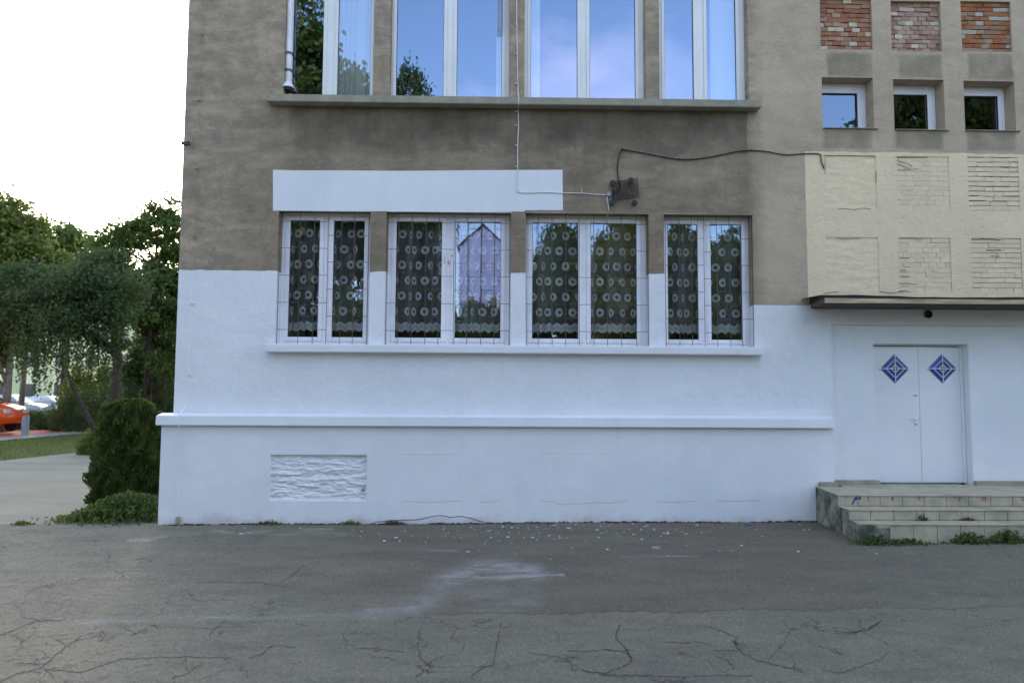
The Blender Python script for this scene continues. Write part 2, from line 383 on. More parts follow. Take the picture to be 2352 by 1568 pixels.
def c3(pts, o=0, w=1.5, s=1):
    global crack
    q = jag([((o+x/1.361)/1.4694*1.0 if False else (x/1.361+o)/1.4694, (y/1.361+1700)/1.4694) for x, y in pts], 2.2, 4)
    CRACKS.append((q, w, s))
for pts in ([(0,820),(90,780),(190,755),(260,690),(330,640),(370,610)], [(0,600),(100,560),(170,535),(300,530)]): c3(pts, 0, 2.4, .75)
for pts in ([(200,758),(380,775),(560,715),(850,708),(1060,715)], [(600,610),(680,570)], [(960,610),(1030,540)]): c3(pts, 0, 2.0, .45)
for pts in ([(790,810),(870,780),(930,745)], [(1140,725),(1210,695),(1260,650)], [(1570,600),(1590,660),(1640,680),(1740,675)], [(1290,370),(1400,290)], [(900,370),(1200,370),(1320,395)]): c3(pts, 0, 1.9, .6)
for pts in ([(1930,590),(1915,670),(1935,730),(1975,760),(1960,800)], [(2300,560),(2290,620),(2280,680),(2270,750),(2170,800)]): c3(pts, 0, 2.0, .85)
for pts in ([(500,560),(475,620),(520,680),(550,720),(540,750),(440,790),(280,780),(270,740),(190,715)], [(890,575),(970,600),(1030,630),(1020,655),(1050,690),(1130,735),(1240,760),(1340,790)]): c3(pts, 1728, 2.2, .9)
c3([(520,672),(530,695),(550,720)], 1728, 4.5, .9); c3([(1010,640),(1040,665)], 1728, 4.5, .8); c3([(1640,600),(1680,570)], 1728, 5, .6)
for pts in ([(1430,600),(1560,610),(1640,600),(1680,570)], [(1420,780),(1520,790),(1620,755),(1700,730)], [(1480,680),(1510,710)], [(250,690),(400,688),(560,685)], [(700,650),(820,655)], [(980,720),(1020,770)], [(400,800),(700,805),(1100,800)]): c3(pts, 1728, 2.2, .6)
crack = np.maximum(crack, .4*np.clip(1.2-np.abs(V-edge)/1.6, 0, 1)*ss(950,1100,U))
for nm, arr in (('dark', dark), ('wash', wash), ('crack', crack)):
    a = me.attributes.new(nm, 'FLOAT', 'POINT'); a.data.foreach_set('value', arr.ravel().astype(np.float32))
# cracks are real grooves
co = np.empty(len(me.vertices)*3, np.float32); me.vertices.foreach_get('co', co); co = co.reshape(-1,3)
co[:,2] -= (crack.ravel()*.008).astype(np.float32); co[:,2] += (.0025*rng.standard_normal(len(co))).astype(np.float32)
me.vertices.foreach_set('co', co.ravel()); me.update()
link('asphalt_yard', me, None, None, kind='structure')

mb = MB()
_br = []
for q, w_, s_ in CRACKS:
    for k in range(max(1, len(q)//7)):
        a = random.choice(q); an = random.uniform(0, 6.28); L = random.uniform(15, 50); pts = [a]
        for t in range(4): an += random.uniform(-.6, .6); a = (a[0]+math.cos(an)*L/4*1.6, a[1]+math.sin(an)*L/4*.5); pts.append(a)
        if all(1415 < p[1] < 1600 for p in pts): _br.append((pts, w_*.6, .5))
for q, w_, s_ in CRACKS+_br:
    q = jag(q, 1.6, 3); n_ = len(q); pts = [G(u, v, 0) for u, v in q]; L_ = []
    for i, (x, y) in enumerate(pts):
        a, b = pts[max(i-1,0)], pts[min(i+1,n_-1)]; dx, dy = b[0]-a[0], b[1]-a[1]; d = math.hypot(dx, dy) or 1
        hw_ = .0013*w_*(.25+.75*s_)*random.uniform(.25, 1.3)*min(1, .25+i/3, .25+(n_-1-i)/3)
        L_.append((x, y, -dy/d*hw_, dx/d*hw_, float(zg(x, y))))
    vs = [(x+ox*k, y+oy*k, z+zo) for (x, y, ox, oy, z) in L_ for k, zo in ((-1,.0045),(1,.0045),(0,.0015))]
    mb.add(vs, [f for i in range(n_-1) for f in ((3*i,3*i+3,3*i+5,3*i+2),(3*i+2,3*i+5,3*i+4,3*i+1))])
ya = [o for o in C.objects if o.name == 'asphalt_yard'][0]
mb.obj('crack', simple('crack_dirt', (.075,.073,.068), .95, .1, .5, 9), ya, kind='stuff')
me = grid_mesh('asphalt_yard', np.linspace(-40, -8.6, 60), np.linspace(-30, .06, 80), lambda X, Y: (X, Y, zg(np.maximum(X, -8.6), Y)), ASPH)
link('asphalt_yard', me, None, None, kind='structure')
def mat_grass():
    m = M_('short_grass', .95, .1); n = m.noise(.8, 6, .6); n2 = m.noise(9, 4)
    c = m.mix(m.rng(n, .3, .7), (.075,.105,.030), (.045,.075,.022)); m.col(m.mix(m.rng(n2, .45,.75,0,.7), c, (.13,.125,.06))); m.bump(n2, .8, .05); return m.mat
GRASSM = mat_grass()
def sheet(name, poly, z, mat, parent=None):
    mb = MB(); mb.add([(x, y, z) for x, y in poly], [tuple(range(len(poly)))]); return mb.obj(name, mat, parent, kind='structure')
sheet('ground', [(-700,-700),(700,-700),(700,900),(-700,900)], -.115, GRASSM)
ASPH2 = simple('plain_asphalt', (.16,.145,.12), .92, .2, .2, 3, .5)
sheet('road', [(-40,-45),(40,-45),(40,.0),(-40,.0)], -.105, ASPH2)
PATHM = M_('old_concrete_path', .92, .2)
_c = PATHM.mix(PATHM.rng(PATHM.noise(1.2,6,.6,PATHM.mapv((.4,1,1))), .3,.7), (0.277,0.267,0.194), (0.219,0.209,0.154))
_c = PATHM.mix(PATHM.rng(PATHM.noise(1.1,6,.6,PATHM.mapv((.12,1,1)), .4), .5,.62,0,.6), _c, (0.175,0.167,0.142)); _c = PATHM.mix(PATHM.rng(PATHM.noise(40,4,.7), .5,.68,0,.5), _c, (0.166,0.158,0.142))
PATHM.col(PATHM.mix(PATHM.rng(PATHM.noise(6,5,.6,PATHM.mapv((.5,1,1))), .55,.75,0,.6), _c, (0.160,0.156,0.114))); PATHM.bump(PATHM.noise(60,4), .4, .006); PATHM = PATHM.mat
ZL = float(zg(-8.0, 0))
def Gp(u, v): return G(u, v, -.07)
pA, pB = Gp(0,1058), Gp(205,1036)
k_ = (pB[1]-pA[1])/(pB[0]-pA[0])
def lineY(x): return pA[1] + k_*(x-pA[0])
edge_x = G(205,1120,-.07)[0]
me = grid_mesh('concrete_path', np.linspace(-45, -5.0, 160), np.linspace(0, 1, 60),
               lambda X, T: (X, .055 + T*(np.maximum(lineY(X), 3)-.055), -.072 + (ZL+.072)*np.clip(1-(T*(np.maximum(lineY(X),3)))/5, 0, 1) + .004*np.sin(X*2+T*9)), PATHM)
link('concrete_path', me, None, None, kind='structure')
# red running strip with its grey kerb, and the grass between path and strip
rA, rB = Gp(0,1004), Gp(178,990); rC, rD = Gp(-40,986), Gp(178,987)
kd = Vector((rB[0]-rA[0], rB[1]-rA[1])).normalized()
def ext(p, t): return (p[0]+kd.x*t, p[1]+kd.y*t)
REDM = simple('red_rubber_track', (.42,.10,.07), .9, .2, .12, 4, .4)
KERBM = simple('grey_kerb_concrete', (.26,.27,.28), .9, .2, .12, 4, .4)
sheet('red_track', [ext(rA,-8), rB, rD, (-45, rD[1]+.3), (-45, rA[1]-8)], -.078, REDM)
g0, g1 = Gp(0,1012), Gp(215,993)
mb = MB(); a0, a1 = ext(rA,-8), rB; b0, b1 = ext(g0,-8), g1
mb.add([(b0[0],b0[1],-.07),(b1[0],b1[1],-.07),(a1[0],a1[1],-.07),(a0[0],a0[1],-.07)], [(0,1,2,3)]); mb.obj('kerb_strip', KERBM, None, kind='structure')

# ================================================================== BUILDING
bld = empty('school_building', (0,0,0), 'grey brown rendered building, lower walls freshly painted white, with large windows', 'building')
TH = .35; ZT = 11.5; XR_B = 13.0; YB = 13.0
def R4(u0, u1, v0, v1, Y=0.0):            # picture rectangle -> x0,x1,z0,z1 on plane Y
    um, vm = (u0+u1)/2, (v0+v1)/2
    return (PX(u0, vm, Y), PX(u1, vm, Y), P(um, v1, Y)[1], P(um, v0, Y)[1])
ZLT, ZLB = PZ(487), PZ(793)               # lower window openings
low = [R4(636,849,487,793), R4(885,1173,487,793), R4(1207,1491,487,793), R4(1526,1731,487,793)]
low = [(a,b,ZLB,ZLT) for a,b,_,_ in low]
ZUB = PZ(223); ZUT = 8.75
up = [R4(654,860,0,215), R4(896,1171,0,218), R4(1205,1483,0,222), R4(1514.5,1718,0,226)]
up = [(a,b,ZUB,ZUT) for a,b,_,_ in up]
# shared jamb lines: the same opening above and below
for i in range(4):
    a = (low[i][0]+up[i][0])/2; b = (low[i][1]+up[i][1])/2
    low[i] = (low[i][0],low[i][1],ZLB,ZLT); up[i] = (up[i][0],up[i][1],ZUB,ZUT)
redn = [R4(1884,2003,-4,114), R4(2047,2161.5,3,118), R4(2208,2323,4,119)]
smw = [R4(1888.6,2006.5,178.4,297), R4(2053,2169.6,183,300.8), R4(2215,2331.8,186.6,302.5)]
bei = [R4(1893,2013,357,480), R4(2059,2181,360,482), R4(2224,2341,361,484), R4(1898,2019,545,668), R4(2065,2185,546,671), R4(2232,2348,547,672)]
# the same three columns carry on further along the wall, out of the picture
step_x = redn[2][0]-redn[1][0]
extra_r = []
X_ENT = PX(1912, 850); Z_ENT = P(2130, 747)[1]
ent = (X_ENT, 9.9, -.3, Z_ENT)
holes = low + up + redn + smw + bei + [ent]
def wall_grid(holes, x0, x1, z0, z1, Y0, Y1, mb=None, extra_x=(), extra_z=()):
    mb = mb or MB()
    xs = sorted(set([x0,x1]+[c for h in holes for c in h[:2] if x0<c<x1]+list(extra_x))); zs = sorted(set([z0,z1]+[c for h in holes for c in h[2:] if z0<c<z1]+list(extra_z)))
    def solid(i, j):
        if i<0 or j<0 or i>=len(xs)-1 or j>=len(zs)-1: return False
        cx, cz = (xs[i]+xs[i+1])/2, (zs[j]+zs[j+1])/2
        return not any(h[0]<cx<h[1] and h[2]<cz<h[3] for h in holes)
    for i in range(len(xs)-1):
        for j in range(len(zs)-1):
            if not solid(i,j): continue
            a,b,c,d = xs[i],xs[i+1],zs[j],zs[j+1]
            mb.add([(a,Y0,c),(b,Y0,c),(b,Y0,d),(a,Y0,d)], [(0,1,2,3)]); mb.add([(a,Y1,c),(b,Y1,c),(b,Y1,d),(a,Y1,d)], [(3,2,1,0)])
            if not solid(i-1,j): mb.add([(a,Y0,c),(a,Y0,d),(a,Y1,d),(a,Y1,c)], [(0,1,2,3)])
            if not solid(i+1,j): mb.add([(b,Y0,c),(b,Y1,c),(b,Y1,d),(b,Y0,d)], [(0,1,2,3)])
            if not solid(i,j-1): mb.add([(a,Y0,c),(a,Y1,c),(b,Y1,c),(b,Y0,c)], [(0,1,2,3)])
            if not solid(i,j+1): mb.add([(a,Y0,d),(b,Y0,d),(b,Y1,d),(a,Y1,d)], [(0,1,2,3)])
    return mb
def wall_obj(mb, name, mat, parent, bevel=0, **kw):
    me = bpy.data.meshes.new(name); me.from_pydata(mb.v, [], mb.f); me.materials.append(mat)
    bm = bmesh.new(); bm.from_mesh(me); bmesh.ops.remove_doubles(bm, verts=bm.verts, dist=1e-5)
    if bevel:
        ed = [e for e in bm.edges if len(e.link_faces) == 2 and e.calc_face_angle(0) > .5]
        bmesh.ops.bevel(bm, geom=ed, offset=bevel, segments=2, affect='EDGES', clamp_overlap=True)
    bm.to_mesh(me); bm.free(); me.update()
    return link(name, me, None, parent, **kw)
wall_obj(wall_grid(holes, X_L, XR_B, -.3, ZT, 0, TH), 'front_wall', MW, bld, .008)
STUC = M_('rough_stucco', .93, .15); STUC.col(stucco_colour(STUC)); STUC.bump(STUC.noise(55,5,.7), .5, .01); STUC = STUC.mat
MB().box(X_L, X_L+TH, TH+.002, YB, -.3, ZT).obj('side_wall', MW, bld)
MB().box(XR_B-TH, XR_B, TH+.002, YB, -.3, ZT).obj('side_wall', MW, bld)
MB().box(X_L+TH+.002, XR_B-TH-.002, YB-TH, YB, -.3, ZT).obj('back_wall', MW, bld)
MB().box(X_L-.25, XR_B+.25, -.25, YB+.25, ZT+.002, ZT+.22).obj('roof', simple('grey_roof_felt', (.10,.10,.10)), bld, .02)
mb = MB()
mb.box(X_L+TH+.01, XR_B-TH-.01, TH+.01, YB-TH-.01, 4.62, 4.82)
mb.box(X_L+TH+.01, XR_B-TH-.01, TH+.01, YB-TH-.01, .72, .86)
mb.box(X_L+TH+.01, XR_B-TH-.01, TH+.01, YB-TH-.01, 9.0, 9.15)
mb.obj('floor_slab', FLOORIN, bld)
mb = MB(); mb.box(4.05, 4.17, TH+.01, YB-TH-.01, .87, 4.61); mb.box(4.05, 4.17, TH+.01, YB-TH-.01, 4.83, 8.99); mb.box(X_L+TH+.01, XR_B-TH-.01, 5.6, 5.7, .87, 8.99)
mb.obj('partition_wall', DARKIN, bld)

# plinth with the rough bricked-up opening, and the sloped band on top of it
YP, YBD = -.12, -.20
XPL = PX(366, 1090, YP); XPR = PX(1917, 1080, YP)
ZBT, ZBB = PZ(958, YBD), PZ(980, YBD)
rgh = R4(620, 841, 1045, 1149, YP)
wall_obj(wall_grid([rgh], XPL, XPR, -.3, ZBB+.01, YP, -.002), 'plinth', WH, bld, .008)
MB().box(XPL, X_L-.002, .0, YB, -.3, ZBB+.01).obj('plinth', WH, bld, .008)
XBL, XBR = PX(356.5, 968, YBD), PX(1919, 970, YBD)
mb = MB(); prof = [(YBD,ZBB),(-.004,ZBB+.002),(-.004,ZBT+.035),(YBD+.01,ZBT)]
mb.prism(prof, 'x', XBL, XBR); mb.obj('plinth_band', WH, bld, .008)
mb = MB(); mb.box(XBL, X_L-.002, .0, YB, ZBB, ZBT+.01); mb.obj('plinth_band', WH, bld, .006)
# rough painted infill: displaced courses of broken bricks
nx, nzv = 150, 80
def rough_fn(X, Z):
    h = np.zeros_like(X)
    for i in range(X.shape[0]):
        for j in range(X.shape[1]):
            x, z = X[i,j], Z[i,j]
            q = mnoise.fractal(Vector((x*4.5, z*16, 1.7)), .9, 2.1, 5) + .5*mnoise.noise(Vector((x*14, z*30, 5)))
            h[i,j] = q
    row = (Z-rgh[2])/.077; fr = np.abs((row+.25*h) % 1 - .5)
    return X, YP+.040 - .024*np.clip(h,-1,1.2) + .012*np.clip((.10-fr)/.10, 0, 1)*np.clip(.5+h, 0, 1), Z
me = grid_mesh('rough_infill', np.linspace(rgh[0]-.004, rgh[1]+.004, nx), np.linspace(rgh[2]-.004, rgh[3]+.004, nzv), rough_fn, WH, False)
link('rough_infill', me, None, bld)
MB().box(rgh[0]-.01, rgh[1]+.01, -.05, -.01, rgh[2]-.01, rgh[3]+.01).obj('infill_backing', WH, bld)
MB().lathe((PX(833,1126,YP), YP+.012, P(833,1126,YP)[1]), [(.012,0),(.012,.02)], 'y', 10).obj('drilled_hole', SEAL, bld)

def ribbon(pts, y, w, up_=True):
    """thin raised or dark strip along a polyline of (x,z) on a wall"""
    mb = MB()
    for (a, b), (c, d) in zip(pts[:-1], pts[1:]):
        L = math.hypot(c-a, d-b) or 1; nx_, nz_ = -(d-b)/L*w/2, (c-a)/L*w/2
        mb.add([(a-nx_, y, b-nz_), (c-nx_, y, d-nz_), (c+nx_, y, d+nz_), (a+nx_, y, b+nz_),
                (a-nx_, y+.006, b-nz_), (c-nx_, y+.006, d-nz_), (c+nx_, y+.006, d+nz_), (a+nx_, y+.006, b+nz_)], [(0,1,2,3),(0,4,5,1),(3,2,6,7),(1,5,6,2),(0,3,7,4)])
    return mb
def pp(pts, Y, j=1.0, sub=4): return [P(u, v, Y) for u, v in jag(pts, j, sub)]
CRK = simple('grey_crack', (.25,.25,.26), .95, .1); CRKD = simple('dirt_filled_crack', (.09,.085,.08), .95, .1)
for pts, w_ in (([(925,1151),(990,1152),(1060,1150)], .004), ([(1100,1152),(1145,1151)], .004), ([(1245,1150),(1270,1152),(1285,1158),(1330,1156),(1375,1153),(1400,1155),(1440,1150)], .004), ([(1510,1151),(1545,1152),(1600,1151)], .004), ([(1645,1150),(1745,1150)], .004)):
    ribbon(pp(pts, YP, .9), YP-.0015, w_).obj('crack', CRK, bld)  # hairline plinth cracks drawn as thin grey strips
for pts in ([(905,1042),(960,1041),(1060,1042)], [(1235,1038),(1330,1039),(1432,1038)], [(1525,1039),(1620,1040),(1750,1041)]):
    ribbon(pp(pts, YP, .5), YP-.004, .007).obj('render_ridge', WH, bld)
# blistered, peeling lower edge of the render
pl = [(858,1198),(900,1194),(940,1193),(965,1192),(985,1187),(1005,1183),(1020,1184),(1035,1188),(1050,1185),(1066,1186),(1085,1190),(1100,1196),(1118,1201)]
pts = pp(pl, YP-.012, .9, 3)
mb = MB(); n_ = len(pts); zb = [max(z-.16, -.25) for _, z in pts]
vs = [(x, YP-.014, z) for x, z in pts] + [(x, YP-.006, z-.10) for (x, z) in pts] + [(x, YP-.003, z+.004) for x, z in pts]
mb.add(vs, [(i, i+n_, i+1+n_, i+1) for i in range(n_-1)] + [(i+2*n_, i, i+1, i+1+2*n_) for i in range(n_-1)])
mb.obj('peeling_render', WH, bld); ribbon(pts, YP-.016, .009).obj('crack', CRKD, bld)

# sills
ZS = PZ(794, -.14), PZ(811.5, -.14)
MB().box(PX(608,800,-.14), PX(1756,800,-.14), -.14, .186, ZS[1], ZS[0]).obj('lower_sill', WH, bld, .01)
US = P(1180, 223, -.17)[1], P(1180, 239.5, -.17)[1]
MB().box(PX(613,228,-.17), PX(1749,236,-.17), -.17, .146, US[1], US[0]).obj('upper_sill', CONC, bld, .008)

# windows
def make_window(h, panes, vt, vb, Yf, gmat, fmat, tilt=0.35, zb=None, zt=None, sash_w=.065):
    x0,x1,z0,z1 = h
    zb = zb if zb is not None else PZ(vb, Yf); zt = zt if zt is not None else PZ(vt, Yf)
    px = [(PX(a, (vt+vb)/2, Yf), PX(b, (vt+vb)/2, Yf)) for a, b in panes]
    fr = MB(); e = .002
    cells = [x0+e] 
    # outer frame
    m0 = [(x0+e, px[0][0]-sash_w)] + [(px[i][1]+sash_w, px[i+1][0]-sash_w) for i in range(len(px)-1)] + [(px[-1][1]+sash_w, x1-e)]
    for a, b in m0:
        if b-a > .004: fr.box(a, b, Yf, Yf+.07, z0+e, z1-e)
    for a, b in px:
        fr.box(a-sash_w+.001, b+sash_w-.001, Yf+.001, Yf+.07, zt+sash_w, z1-e); fr.box(a-sash_w+.001, b+sash_w-.001, Yf+.001, Yf+.07, z0+e, zb-sash_w)
    wo = fr.obj('window', fmat, bld, .004)
    for a, b in px:
        s = MB(); yf = Yf-.014
        s.box(a-sash_w, a, yf, Yf+.05, zb-sash_w, zt+sash_w); s.box(b, b+sash_w, yf, Yf+.05, zb-sash_w, zt+sash_w)
        s.box(a+.0005, b-.0005, yf, Yf+.05, zt, zt+sash_w); s.box(a+.0005, b-.0005, yf, Yf+.05, zb-sash_w, zb)
        s.obj('sash', fmat, wo, .006)
        g = MB(); w_, h_ = (b-a)/2+.01, (zt-zb)/2+.01
        g.add([(-w_,0,-h_),(w_,0,-h_),(w_,0,h_),(-w_,0,h_)], [(0,1,2,3)])
        go = g.obj('pane', gmat, wo); go.location = ((a+b)/2, Yf+.018, (zb+zt)/2); go.rotation_euler = (rad(random.uniform(-tilt,tilt)), 0, rad(random.uniform(-tilt,tilt)))
        sl = MB(); t_ = .006
        sl.box(a, a+t_, Yf+.004, Yf+.012, zb, zt); sl.box(b-t_, b, Yf+.004, Yf+.012, zb, zt); sl.box(a+t_, b-t_, Yf+.004, Yf+.012, zb, zb+t_); sl.box(a+t_, b-t_, Yf+.004, Yf+.012, zt-t_, zt)
        sl.obj('seal', SEAL, wo)
    return wo
YW = .19
lp = [[(664,732.5),(764.5,835.5)], [(909,1014),(1045,1150)], [(1222.5,1328),(1356.5,1461.5)], [(1533.5,1603),(1632.5,1703)]]
for h, p in zip(low, lp): make_window(h, p, 511, 777, YW, GLASS_L, PVC2, .25)
upn = [[(673,743),(776.5,851.5)], [(911,1019.5),(1049.5,1153)], [(1218.6,1326),(1354,1459)], [(1526,1592),(1623,1690)]]
for h, p in zip(up, upn): make_window(h, p, 0, 218, .15, GLASS_U, PVC, .2, zb=ZUB+.035, zt=ZUT-.13, sash_w=.05)
# small deep set windows on the right
for i, (h, fr_) in enumerate(zip(smw, ((1870,1970),(2035,2131),(2199,2293)))):
    Yf = .22; x0,x1,z0,z1 = h
    a = x0 + .09; b = PX(fr_[1], 255, Yf); zt = P(fr_[1], (214.6,218,221)[i], Yf)[1]; zb = z0+.03
    f = MB(); f.box(x0+.002, a, Yf, Yf+.07, z0+.002, z1-.002); f.box(b, x1-.002, Yf, Yf+.07, z0+.002, z1-.002); f.box(a+.0005, b-.0005, Yf, Yf+.07, zt, z1-.002); f.box(a+.0005, b-.0005, Yf, Yf+.07, z0+.002, zb)
    wo = f.obj('small_window', PVC2, bld, .005)
    g = MB(); w_, h_ = (b-a)/2, (zt-zb)/2; g.add([(-w_,0,-h_),(w_,0,-h_),(w_,0,h_),(-w_,0,h_)], [(0,1,2,3)])
    go = g.obj('pane', GLASS_L if i == 0 else GLASS_D, wo); go.location = ((a+b)/2, Yf+.03, (zb+zt)/2)
    sl = MB(); t_ = .016
    sl.box(b-t_, b, Yf+.006, Yf+.022, zb, zt); sl.box(a, b-t_, Yf+.006, Yf+.022, zt-t_, zt); sl.obj('seal', SEAL, wo)
    s = MB(); s.box(x0+.002, x1+.05, -.035, Yf-.002, z0+.001, z0+.014); s.obj('sill_flashing', CONC, bld, .003)
# brick infills
def mat_brick(name, stops, rough_bump=.6):
    m = M_(name, .92, .15); r = m.orand(); c = m.ramp(r, stops); c = m.mix(m.rng(m.noise(18, 5, .65), .45, .75, 0, .7), c, stops[0][1]); c = m.mix(m.rng(m.noise(7,4), .6, .8, 0, .35), c, (.12,.09,.07)); m.col(c); m.bump(m.noise(50,5,.7), rough_bump, .01)
    q = m.n['Color Ramp'] if 'Color Ramp' in m.n else None
    if q: q.color_ramp.interpolation = 'CONSTANT'
    return m.mat
BR_A = mat_brick('weathered_red_brick', [(0,(0.336,0.160,0.096)),(.2,(0.400,0.224,0.136)),(.42,(0.304,0.136,0.088)),(.6,(0.464,0.304,0.200)),(.74,(0.352,0.224,0.168)),(.86,(0.624,0.560,0.440))])
BR_B = mat_brick('pinkish_brick', [(0,(0.416,0.272,0.208)),(.2,(0.360,0.184,0.128)),(.4,(0.464,0.336,0.248)),(.62,(0.376,0.240,0.192)),(.78,(0.544,0.448,0.344)),(.9,(0.640,0.584,0.480))])
BR_C = mat_brick('orange_red_brick', [(0,(0.341,0.129,0.059)),(.25,(0.380,0.167,0.076)),(.5,(0.315,0.198,0.126)),(.68,(0.394,0.289,0.210)),(.82,(0.472,0.456,0.378))])
BR_W = mat_brick('beige_painted_brick', [(0,(0.817,0.661,0.439)),(.5,(0.755,0.623,0.413)),(.8,(0.839,0.690,0.463))])
MORT = simple('old_mortar', (.16,.13,.10), .95, .1, .25, 9, .6)
MORTW = simple('beige_painted_mortar', (0.790,0.633,0.420), .95, .1, .15, 9, .6)
DEEP = simple('open_joint_dirt', (.10,.085,.06), .95, .1)
BEI = M_('beige_paint', .92, .15); BEI.col(BEI.mix(BEI.rng(BEI.noise(8,5), .35,.7), (0.834,0.661,0.439), (0.737,0.596,0.396))); BEI.bump(BEI.noise(30,5,.65), .6, .014); BEI = BEI.mat
def brick_meshes(tag_, mat):
    out_ = []
    for k in range(6):
        mb = MB(); mb.box(-.5,.5,0,1,-.5,.5, 0)
        me = mb.mesh('brick', mat)
        for v in me.vertices:
            v.co.x += random.uniform(-.02,.02); v.co.z += random.uniform(-.06,.06); v.co.y += random.uniform(-.10,.10) if v.co.y < .5 else 0
        out_.append(me)
    return out_
def brick_fill(rect, mat, mort, yf, jh, jv, yback, course=.0755, length=.255, header=.62, jy=.008, label=None, jz=.0):
    x0,x1,z0,z1 = rect
    o = MB().box(x0-.004, x1+.004, yback, TH-.01, z0-.004, z1+.004).obj('brick_infill', mort, bld)
    if label: o['label'] = label
    ms = brick_meshes('', mat); n = max(1, round((z1-z0)/course)); ch = (z1-z0)/n
    for r in range(n):
        x = x0; k = 0; allhead = random.random() < header
        while x < x1-.02:
            L = length if not (allhead or random.random() < .22) else length*.5
            if k == 0 and r % 2: L *= .6
            if x1-(x+L) < .06: L = x1-x
            b = bpy.data.objects.new('brick', random.choice(ms)); C.objects.link(b); b.parent = o
            sz = ch-jh*random.uniform(.6,1.3)
            b.scale = (L-jv*random.uniform(.5,1.3), yback-yf+.0, sz)
            b.location = (x+L/2, yf+random.uniform(-jy,jy), z0+(r+.5)*ch + random.uniform(-jz,jz)); b.rotation_euler = (0, rad(random.uniform(-.7,.7)), 0)
            x += L; k += 1
    return o
brick_fill(redn[0], BR_A, MORT, .035, .012, .006, .075, label='weathered red brick infill with pale bricks')
brick_fill(redn[1], BR_B, MORT, .055, .010, .006, .09, header=.85, label='pinkish brick infill of many short bricks')
brick_fill(redn[2], BR_C, MORT, .035, .013, .005, .08, label='bright orange red brick infill')
brick_fill(bei[2], BR_W, DEEP, .008, .013, .003, .05, header=.2, jy=.003, jz=.002)
brick_fill(bei[5], BR_W, MORTW, .010, .010, .003, .026, header=.3, jy=.005, jz=.003)
brick_fill(bei[4], BR_W, MORTW, .010, .007, .003, .018, header=.3, jy=.004)
brick_fill(bei[1], BR_W, MORTW, .008, .005, .002, .014, header=.3, jy=.002)
for k in (0, 3):                                   # the two niches plastered nearly smooth
    x0,x1,z0,z1 = bei[k]
    def fn(X, Z):
        h = np.zeros_like(X)
        for i in range(X.shape[0]):
            for j in range(X.shape[1]): h[i,j] = mnoise.fractal(Vector((X[i,j]*3+k, Z[i,j]*11, 2)), .9, 2.1, 4)
        return X, .010 - .006*h, Z
    link('plastered_infill', grid_mesh('plastered_infill', np.linspace(x0-.003,x1+.003,60), np.linspace(z0-.003,z1+.003,60), fn, BEI), None, bld)
    MB().box(x0, x1, .04, TH-.01, z0, z1).obj('infill_backing', BEI, bld)
for pts, w_ in (([(1895,358),(1920,357),(1950,358),(2010,359)], .006), ([(1925,479),(1960,481),(1985,478),(2000,480)], .010), ([(2013,390),(2013,420)], .006), ([(1895,362),(1895,400)], .005),
              ([(2060,361),(2100,361),(2130,360)], .011), ([(2062,366),(2068,372),(2085,375),(2095,382)], .006), ([(2062,376),(2090,388)], .005), ([(2062,390),(2080,389),(2110,388)], .004),
              ([(1925,547),(1945,548),(1975,548)], .006), ([(2066,547),(2085,547),(2120,549)], .005), ([(2068,592),(2090,592)], .007), ([(2068,620),(2082,621)], .006), ([(2068,634),(2090,635)], .006),
              ([(2064,650),(2110,652)], .006), ([(2232,549),(2270,549),(2300,551)], .012), ([(2266,574),(2300,575)], .014), ([(2275,588),(2298,589)], .011), ([(1893,674),(1905,672),(1925,670)], .012), ([(2020,670),(2045,673),(2075,671)], .014), ([(2066,667),(2090,670)], .010)):
    ribbon(pp(pts, -.002, .9, 5), -.004, w_*.6).obj('crack', CRKD, bld)

# freshly painted rectangle above the first two windows
top = jag([(627,390),(700,391.5),(900,392.5),(1100,391),(1292,390)], .4, 3); bot = jag([(1293,483),(1206,483),(1205,486),(900,486.5),(885,485),(850,486),(627,484)], .4, 2)
pol = [P(u, v, -.004) for u, v in top+bot]
MB().prism(pol[::-1], 'y', -.004, .001).obj('painted_patch', mat_white('fresh_white_patch'), bld)
# thin white casing edge round the lintels
for (a, b) in ((0,1),(1,1),(2,0),(3,0)):
    h = low[a]; MB().box(h[0]-.01, h[1]+.01, -.007, .03, h[3]-.012, h[3]-.001).obj('lintel_edge', WH if b else STUC, bld, .002)

# entrance: recessed surround, door
YE = .04; dr = R4(2011, 2229, 790, 1112, YE)
ZD0 = P(2110, 1111, YE)[1]
dr = (dr[0], dr[1], ZD0, dr[3])
wall_obj(wall_grid([(dr[0],dr[1],-.31,dr[3])], X_ENT-.001, 9.9, -.3, Z_ENT+.001, YE, .30), 'entrance_wall', WH, bld, .008)
YD = .17
dob = MB(); fw = .035
dob.box(dr[0]+.002, dr[0]+fw, YD-.01, YD+.09, dr[2], dr[3]-.002); dob.box(dr[1]-fw-.02, dr[1]-.002, YD-.01, YD+.09, dr[2], dr[3]-.002); dob.box(dr[0]+fw+.0005, dr[1]-fw-.0205, YD-.01, YD+.09, dr[3]-.02, dr[3]-.002)
DOORM = simple('white_door_paint', (.79,.79,.81), .5, .35, .05, 1.5, .1)
door = dob.obj('double_door', DOORM, bld, .004); door['label'] = 'white double door with two blue diamond vents'
xm = PX(2113, 950, YD); xa, xb = dr[0]+fw+.002, dr[1]-fw-.022; z0, z1 = dr[2]+.004, dr[3]-.032
for a, b in ((xa, xm-.0015), (xm+.0015, xb)):
    MB().box(a, b, YD, YD+.05, z0, z1).obj('door_leaf', DOORM, door, .004)
MB().box(xa, xb, YD+.03, YD+.08, dr[3]-.034, dr[3]-.018).obj('door_gap', SEAL, door)
MB().box(xa, xb, YD+.055, YD+.08, dr[2]-.1, dr[3]-.04).obj('door_backing', DOORM, door)
